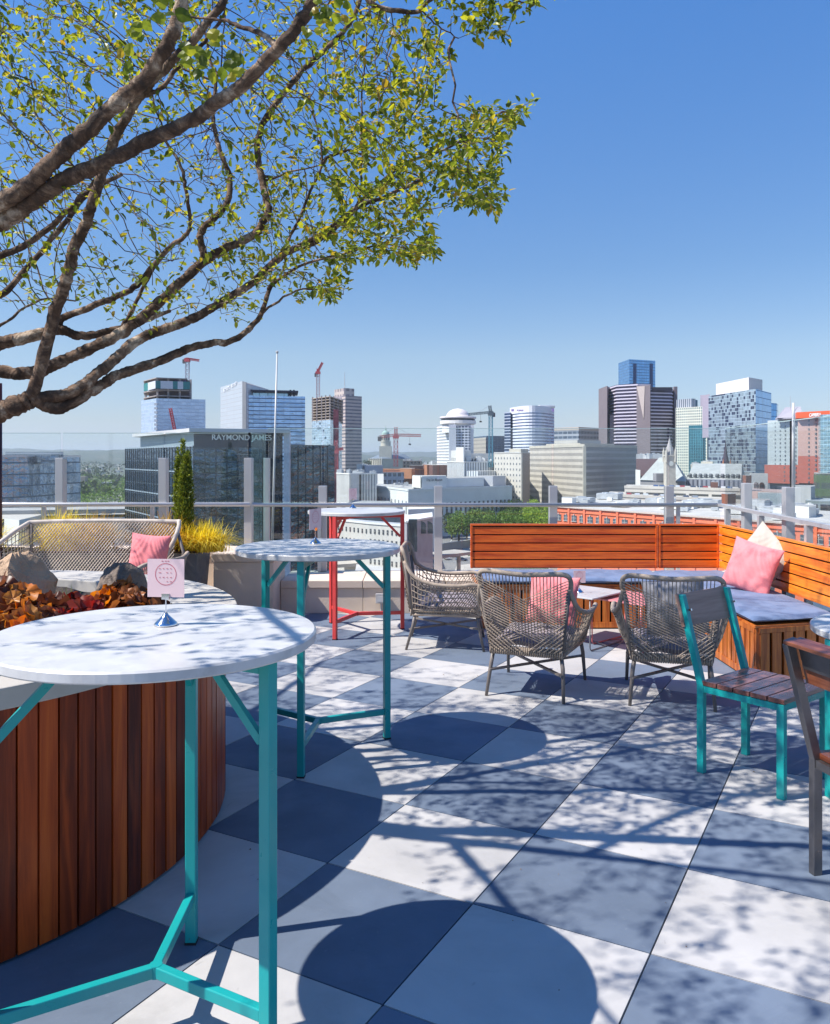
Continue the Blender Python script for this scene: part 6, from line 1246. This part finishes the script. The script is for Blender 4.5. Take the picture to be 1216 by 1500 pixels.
# ---- low roofs filling the streets between the towers
rnd = random.Random(31); k = 0
fill = [('cream', (.52,.48,.42)), ('grey', (.34,.35,.37)), ('brown', (.24,.14,.10)), ('white', (.62,.62,.60)), ('red brick', (.32,.12,.08))]
for (px, py, wpx, Y, c_) in ((505, 716, 26, 500, 3), (690, 716, 20, 620, 0), (820, 690, 30, 700, 1), (900, 694, 24, 600, 0), (1010, 696, 20, 600, 3), (1090, 690, 18, 560, 1), (1150, 700, 30, 480, 0), (640, 684, 22, 900, 1), (470, 700, 30, 640, 4)):
    n_, q = fill[c_]; tower('low_block', '%s low block standing %s' % (n_, ('left of the ribbed office', 'between the domed hotel and the museum', 'behind the beige offices', 'behind the parking decks', 'behind the station hall', 'below the patchwork tower', 'behind the salmon hotel', 'far behind the brick blocks', 'behind the dark glass wing')[k]), 'building', [(px-wpx/2, Y+10), (px+wpx*.3, Y), (px+wpx/2, Y+12)], py, facade('fill_%d' % k, q, mul(q, .35), 3.5, 3.6, .5, .5), 20); k += 1
# ---- air
hz = MB(); hz.box((0, 3000, 30), (30000, 34000, 500.0)); hz.v = [(p[0], p[1], ZG-1.2 if p[2] < 0 else 142) for p in hz.v]
hm = bpy.data.materials.new('haze'); hm.use_nodes = True; n_ = hm.node_tree; n_.nodes.clear(); o_ = n_.nodes.new('ShaderNodeOutputMaterial'); v_ = n_.nodes.new('ShaderNodeVolumePrincipled'); v_.inputs['Color'].default_value = (.88, .94, 1, 1); v_.inputs['Density'].default_value = HAZE; v_.inputs['Anisotropy'].default_value = .2
n_.links.new(v_.outputs[0], o_.inputs['Volume'])
if HAZE: tag(hz.build('haze', hm), kind='stuff')
# ================================================================ TREE over the terrace
def tp(px, py, Y): return np.array(W(px, py, Y))
LIMBS = [ # (points (px, py, depth), radius px at start, at end) ; first point may lie on an earlier limb
 ([(-330,900,3.6),(-300,760,3.55),(-240,690,3.5),(-110,650,3.5),(0,604,3.5),(46,584,3.5)], 34, 17),
 ([(-330,900,3.6),(-320,700,3.5),(-330,520,3.35),(-300,400,3.2),(-230,350,3.1),(-110,332,3.0),(0,326,3.0)], 36, 17),
 ([(-320,700,3.5),(-260,580,3.6),(-160,530,3.8),(-60,520,3.9),(0,504,4.0)], 24, 14),
 ([(46,584,3.5),(85,598,3.55),(130,575,3.6),(168,552,3.65),(219,534,3.7),(275,511,3.8),(306,503,3.85),(342,498,3.9),(377,468,4.0),(393,427,4.1),(405,400,4.15)], 13, 3),
 ([(46,584,3.5),(102,575,3.55),(143,547,3.6),(204,496,3.7),(245,481,3.75),(286,465,3.8),(326,442,3.85),(372,412,3.9),(418,371,4.0),(459,356,4.05),(500,325,4.15),(530,300,4.2),(560,290,4.3),(620,262,4.4)], 12, 3),
 ([(46,584,3.5),(76,473,3.45),(102,396,3.42),(110,360,3.4),(127,325,3.38),(140,286,3.35),(168,204,3.35),(204,143,3.3),(240,102,3.25),(306,31,3.2),(345,-30,3.2),(380,-120,3.2)], 12, 7),
 ([(0,504,4.0),(51,491,4.0),(87,483,4.05),(120,492,4.1),(158,486,4.15),(210,470,4.2),(250,455,4.25)], 13, 3.5),
 ([(-60,520,3.9),(0,544,3.9),(51,545,3.9),(102,524,3.92),(163,496,3.95),(204,468,4.0),(255,422,4.05),(301,381,4.1)], 13, 9),
 ([(301,381,4.1),(293,351,4.1),(301,331,4.1),(331,301,4.15),(337,265,4.2),(325,228,4.2),(316,194,4.25),(312,160,4.3),(318,110,4.35)], 7.5, 3),
 ([(301,381,4.1),(326,366,4.15),(372,345,4.2),(385,325,4.2),(393,306,4.25),(382,255,4.3),(377,204,4.3),(403,153,4.35),(444,102,4.4),(484,66,4.45),(520,20,4.5),(540,-60,4.5)], 8.5, 4),
 ([(87,483,4.05),(92,465,4.05),(153,442,4.0),(190,425,4.0),(214,402,3.98),(245,366,3.95),(270,345,3.95),(280,326,3.95),(272,280,3.9),(265,245,3.9),(240,200,3.9)], 7, 2.5),
 ([(180,478,4.2),(190,460,4.2),(214,415,4.2),(235,380,4.2)], 5, 2.5),
 ([(0,326,3.0),(38,301,2.98),(76,275,2.95),(115,255,2.92),(153,237,2.9),(219,204,2.87),(286,173,2.83),(357,122,2.78),(408,71,2.72),(449,20,2.68),(470,-30,2.65),(500,-140,2.6)], 17, 10),
 ([(-110,332,3.0),(0,296,2.95),(51,262,2.92),(102,214,2.88),(153,168,2.84),(204,122,2.8),(240,77,2.77),(262,25,2.75),(270,-30,2.72),(290,-160,2.65)], 17, 12),
 ([(-160,430,3.4),(-60,400,3.45),(0,375,3.5),(41,357,3.5),(87,321,3.48),(127,281,3.46),(180,255,3.5)], 8, 4),
 ([(-170,480,3.6),(-60,455,3.7),(0,432,3.8),(46,386,3.8),(92,330,3.8),(122,290,3.8),(150,250,3.85)], 7, 4),
 ([(204,143,3.3),(235,130,3.3),(260,100,3.3),(300,60,3.3),(330,20,3.3)], 5, 3),
 ([(408,71,2.72),(385,50,2.75),(350,38,2.8),(320,28,2.85),(280,25,2.9)], 6, 2),
 ([(500,-60,3.6),(540,0,3.5),(581,15,3.5),(612,17,3.5),(627,2,3.5),(660,-20,3.5)], 6, 2.5),
 ([(617,13,3.5),(642,38,3.5),(672,57,3.5)], 2, 1),
 ([(627,2,3.5),(670,-22,3.5),(720,-12,3.5),(765,2,3.55),(800,-6,3.55)], 3, 1.2),
 ([(372,412,3.9),(400,382,4.0),(423,367,4.0),(468,344,4.05),(513,310,4.1),(544,280,4.15),(589,242,4.2),(665,212,4.3),(722,170,4.4),(755,162,4.45)], 5, 1.6),
 ([(393,427,4.1),(400,416,4.1),(449,386,4.15),(513,369,4.2),(570,359,4.3),(627,372,4.4)], 3.5, 1.3),
 ([(377,468,4.0),(400,446,4.05),(445,424,4.1),(502,431,4.2)], 3, 1.2),
 ([(513,310,4.1),(527,290,4.1),(530,230,4.1),(530,150,4.1),(534,80,4.15)], 2.6, 1.4),
 ([(411,378,4.0),(449,295,4.05),(472,227,4.05),(453,140,4.1)], 3.2, 1.6),
 ([(472,235,4.05),(500,222,4.1),(525,223,4.15),(570,240,4.2),(620,262,4.3)], 3, 1.3),
 ([(400,261,4.3),(430,250,4.3),(475,242,4.3)], 2.2, 1.2),
 ([(377,255,4.3),(400,261,4.3)], 3, 2.2),
 ([(0,540,3.9),(-20,500,4.0),(10,470,4.1),(60,440,4.2),(110,440,4.3)], 4, 1.5),
 ([(-300,400,3.2),(-320,250,3.0),(-300,60,2.8),(-260,-160,2.6),(-150,-380,2.4),(60,-560,2.2)], 26, 8),
 ([(-260,-160,2.6),(-100,-260,2.9),(120,-340,3.2),(380,-420,3.5),(620,-480,3.8)], 14, 4),
 ([(-330,520,3.35),(-380,300,4.0),(-330,120,4.8),(-260,60,5.6)], 14, 4),
 ([(-300,60,2.8),(-420,-100,2.0),(-500,-300,1.5),(-300,-700,1.3)], 14, 5),
 ([(500,-140,2.6),(620,-300,2.5),(760,-480,2.4)], 10, 3), ([(290,-160,2.65),(260,-360,2.4),(300,-560,2.2)], 12, 3),
 ([(380,-120,3.2),(480,-260,3.5),(600,-330,4.0),(700,-360,4.6)], 7, 3), ([(540,-60,4.5),(600,-140,5.0),(660,-200,5.6),(740,-240,6.2)], 5, 2),
]
NP, NPAR, NR, NKEY = [], [], [], {}
def addnode(p, par, r): NP.append(np.array(p, float)); NPAR.append(par); NR.append(r); return len(NP)-1
chains = []
for pts, r0, r1 in LIMBS:
    P = [Vector(tp(*q)) for q in pts]; sm = cr(P, 5); n = len(sm); ids = []
    Ys = [q[2] for q in pts]
    for i, p in enumerate(sm):
        t_ = i/(n-1); Yd = p.y; r = (r0 + (r1-r0)*t_)*Yd/F*(.76)
        if i == 0:
            best, bd = None, 9
            if NP:
                d_ = np.linalg.norm(np.array(NP) - np.array(p), axis=1); k = int(d_.argmin()); best, bd = k, d_[k]
            if best is not None and bd < .35: ids.append((best, r)); prev = best; continue
            prev = -1
        q = np.array(p) + np.random.RandomState(i + len(NP)).uniform(-.004, .004, 3)
        prev = addnode(q, prev, r); ids.append((prev, r))
    chains.append(ids)
NBASE = len(NP)
def inpoly(x, y, P):
    c = False; j = len(P)-1
    for i in range(len(P)):
        if (P[i][1] > y) != (P[j][1] > y) and x < (P[j][0]-P[i][0])*(y-P[i][1])/(P[j][1]-P[i][1])+P[i][0]: c = not c
        j = i
    return c
PA = [(-250,-60),(560,-60),(575,-10),(600,40),(650,50),(665,100),(640,130),(655,165),(690,150),(775,158),(760,185),(742,215),(735,250),(742,295),(715,322),(690,322),(655,318),(645,345),(642,385),(600,392),(560,375),(520,395),(500,440),(450,448),(400,425),(385,445),(340,470),(250,450),(180,470),(100,440),(20,470),(-60,430),(-250,400)]
PB = [(600,-60),(850,-60),(822,6),(790,22),(760,35),(738,60),(715,52),(690,45),(660,20),(640,5)]
rs = np.random.RandomState(11); A_ = []
while len(A_) < 3900:
    px, py = rs.uniform(-250, 850), rs.uniform(-60, 480)
    if inpoly(px, py, PA):
        dens = 1.0
        if px < 300 and py > 250: dens = .55
        if px > 330 and py < 330: dens = 1.0
        if px < 250 and py < 250: dens = .75
        if px > 640 and py < 330: dens = 1.0
        if rs.rand() > dens: continue
        Y = rs.uniform(3.2, 5.0) if px > 250 else rs.uniform(2.9, 4.7)
    elif inpoly(px, py, PB): Y = rs.uniform(3.3, 3.8)
    else: continue
    A_.append(W(px, py, Y))
def off(n, x0, x1, y0, y1, z0, z1, mg=.06):
    k = 0
    while k < n:
        p = (rs.uniform(x0, x1), rs.uniform(y0, y1), rs.uniform(z0, z1)); 
        if (HY - (p[2]-EYE)/p[1]*F) > -90: continue
        A_.append(Vector(p)); k += 1
off(950, -2.6, .9, 1.5, 3.2, 2.7, 4.2); off(800, -2.2, 1.5, 3.0, 5.0, 3.6, 5.2); off(450, -1.6, 2.0, 4.8, 6.4, 4.5, 6.0)
k = 0
while k < 900:            # crown left of the frame
    y_ = rs.uniform(3.2, 6.8); x_ = rs.uniform(-4.6, -.52*y_ - .15); z_ = rs.uniform(2.5, 4.9); A_.append(Vector((x_, y_, z_))); k += 1
AT = np.array([tuple(p) for p in A_]); alive = np.ones(len(AT), bool)
nodes = np.array(NP); near = np.full(len(AT), -1); nd = np.full(len(AT), 1e9)
def upd(i0):
    global near, nd
    P = np.array(NP[i0:]); 
    for s in range(0, len(P), 400):
        D = np.linalg.norm(AT[:, None] - P[None, s:s+400], axis=2); m_ = D.argmin(1); dm = D[np.arange(len(AT)), m_]; b_ = dm < nd; nd[b_] = dm[b_]; near[b_] = m_[b_] + i0 + s
upd(0); STEP = .065
for it in range(70):
    act = alive & (nd < 1.6); 
    if not act.any(): break
    dirs = {}
    for a in np.where(act)[0]: 
        v = AT[a] - NP[near[a]]; dirs.setdefault(int(near[a]), []).append(v/np.linalg.norm(v))
    i0 = len(NP)
    for k, vs in dirs.items():
        v = np.mean(vs, 0) + rs.normal(0, .16, 3); v = v/np.linalg.norm(v); q_ = NP[k] + v*STEP; qx, qy = CX + q_[0]/q_[1]*F, HY - (q_[2]-EYE)/q_[1]*F
        if not (qx > 672 and 62 < qy < 148) and not (qx > 840): addnode(q_, k, 0)
    if len(NP) == i0: break
    upd(i0); alive &= nd > .075
NN = len(NP); kids_ = [[] for _ in range(NN)]
for i, p in enumerate(NPAR):
    if p >= 0: kids_[p].append(i)
for i in range(NN-1, NBASE-1, -1):
    ks = [k for k in kids_[i] if k >= NBASE]; NR[i] = .0014 if not ks else max(sum(NR[k]**2.3 for k in ks)**(1/2.3), .0014)
    NR[i] = min(NR[i], .016)
BK = None
def barkmat():
    m, t, b = newmat('tree_bark'); N = NT(t); co = N.obj(); a = N.noise(9, co, 8, .7, .5); s = N.noise(34, co, 5, .7, 1.0)
    c = N.ramp(a, [(.34, (.03, .017, .011)), (.46, (.10, .055, .033)), (.55, (.24, .15, .095)), (.66, (.60, .47, .35))])
    c = N.mix(N.m('MULTIPLY', N.ramp(s, [(.5, (0,0,0)), (.62, (1,1,1))]), .55), c, (.05, .038, .032))
    N.L(c, b.inputs['Base Color']); b.inputs['Roughness'].default_value = .9; N.L(N.bump(N.m('ADD', a, s), .9, .012), b.inputs['Normal']); return m
BK = barkmat()
tr = thing('terrace_tree', 'wide spreading tree with yellow green leaves arching over the terrace from the left', 'tree', (-2.7, 3.6, .8))
rb = random.Random(6)
mb = MB()
for ids in chains:
    P = [Vector(NP[i]) for i, _ in ids]; rr = [r for _, r in ids]; Q, RR = [], []
    for i in range(len(P)-1):
        for k in range(3):
            t_ = k/3; Q.append(P[i].lerp(P[i+1], t_)); RR.append((rr[i] + (rr[i+1]-rr[i])*t_) * (1 + .07*math.sin(i*2.3+k*1.9) + rb.uniform(-.05, .07)))
    Q.append(P[-1]); RR.append(rr[-1]); mb.tube(Q, RR, 12 if rr[0] > .015 else 7)
b0 = Vector(NP[0]); mb.tube([(-2.75, 3.62, .78), (-2.80, 3.62, 1.0), tuple(b0*.5 + Vector((-2.78, 3.62, 1.05))*.5), tuple(b0)], [.17, .13, .115, .10], 14)
mb.build('trunk', BK, tr, smooth=True)
mb = MB(); done = set()
for i in range(NBASE, NN):
    if i in done: continue
    if NPAR[i] >= NBASE and max((k for k in kids_[NPAR[i]] if k >= NBASE), key=lambda k: NR[k]) == i: continue
    ch_ = [NPAR[i], i]
    while True:
        done.add(ch_[-1]); ks = [k for k in kids_[ch_[-1]] if k >= NBASE]
        if not ks: break
        ch_.append(max(ks, key=lambda k: NR[k]))
    rr = [NR[k] for k in ch_]; rr[0] = rr[1]; mb.tube([NP[k] for k in ch_], rr, 5 if rr[0] > .004 else 4, cap=False)
mb.build('twigs', BK, tr, smooth=True)
mb = MB(); cnt = 0
for i in range(NBASE, NN):
    ks = [k for k in kids_[i] if k >= NBASE]
    if NR[i] > .0044: continue
    p = Vector(NP[i]); d0 = Vector(NP[i] - NP[NPAR[i]]).normalized(); pxx = CX + p.x/p.y*F; pyy = HY - (p.z-EYE)/p.y*F
    n = rb.choice((5, 6, 7, 8)) if not ks else rb.choice((1, 2, 2, 3))
    edge = pxx > 480
    if pxx > 590 and pyy < 70: n = int(n*2.2 + .5)
    if edge and pyy > 120: n = int(n*2.0 + .5)
    if pxx < 330 and pyy > 180 and pyy < 500: n = int(n*.6)
    if 300 < pxx < 580 and pyy < 260: n = int(n*.78)
    if pyy < -20: n = int(n*.8)
    for k in range(n):
        q = p + Vector((rb.gauss(0,1), rb.gauss(0,1), rb.gauss(0,1)))*.012 + d0*rb.uniform(-.05, .025)
        d = (d0*.6 + Vector((rb.gauss(0,.6), rb.gauss(0,.6), rb.gauss(0,.5)+.1))).normalized(); up_ = Vector((rb.gauss(0,.45), rb.gauss(0,.45), 1)); sd = d.cross(up_).normalized(); nn_ = sd.cross(d)
        L = rb.uniform(.021, .042) * (1.15 if edge else 1); w_ = L*rb.uniform(.24, .33); st = d*L*.22; fold = nn_*(-w_*.35); c_ = nn_*(-L*.10)
        a0 = q; a1 = q+st; m1 = a1 + d*L*.45; tip = a1 + d*L + c_*2
        mb.add([a1, a1 + d*L*.22 + sd*w_*.8 - fold, a1 + d*L*.62 + sd*w_*.85 - fold + c_, tip, a1 + d*L*.62 - sd*w_*.85 - fold + c_, a1 + d*L*.22 - sd*w_*.8 - fold, m1 + c_*.4], [(0,1,2,6), (6,2,3), (6,3,4), (0,6,4,5)]); cnt += 1
lm = leafmat('tree_leaves', [(.06,.085,.010), (.12,.16,.018), (.22,.25,.025), (.38,.37,.035), (.36,.21,.03)], .5, .4, 2.2)
mb.build('foliage', lm, tr)
mb = MB()       # a few big near leaves and dry orange ones
for (px, py, Y) in ((245,5,1.7),(290,75,1.9),(300,92,1.9),(322,95,2.0),(345,75,1.9),(285,82,1.9),(250,20,1.8),(310,60,2.0),(335,100,2.0),(205,45,2.0),(180,80,2.1),(210,35,1.9),(480,15,2.2),(500,8,2.2),(465,12,2.2),(470,30,2.3),(455,45,2.3),(520,30,2.4),(490,35,2.3)):
    for k in range(3):
        q = W(px + rb.uniform(-12, 12), py + rb.uniform(-10, 10), Y); d = Vector((rb.gauss(0,1), rb.gauss(0,.5), rb.gauss(0,.7)-.2)).normalized(); sd = d.cross(Vector((0, 1, .3))).normalized(); L = rb.uniform(.028, .042); w_ = L*.36
        cv = Vector((0, L*.12, 0)); mb.add([q, q+d*L*.12+sd*w_*.55, q+d*L*.32+sd*w_*.98+cv, q+d*L*.55+sd*w_*.95+cv, q+d*L*.8+sd*w_*.5, q+d*L*1.02, q+d*L*.8-sd*w_*.5, q+d*L*.55-sd*w_*.95+cv, q+d*L*.32-sd*w_*.98+cv, q+d*L*.12-sd*w_*.55, q+d*L*.5-cv*.4], [(i, (i+1) % 10, 10) for i in range(10)])
mb.build('near_leaves', lm, tr)
print('tree nodes', NN, 'leaves', cnt, 'unreached', alive.sum())
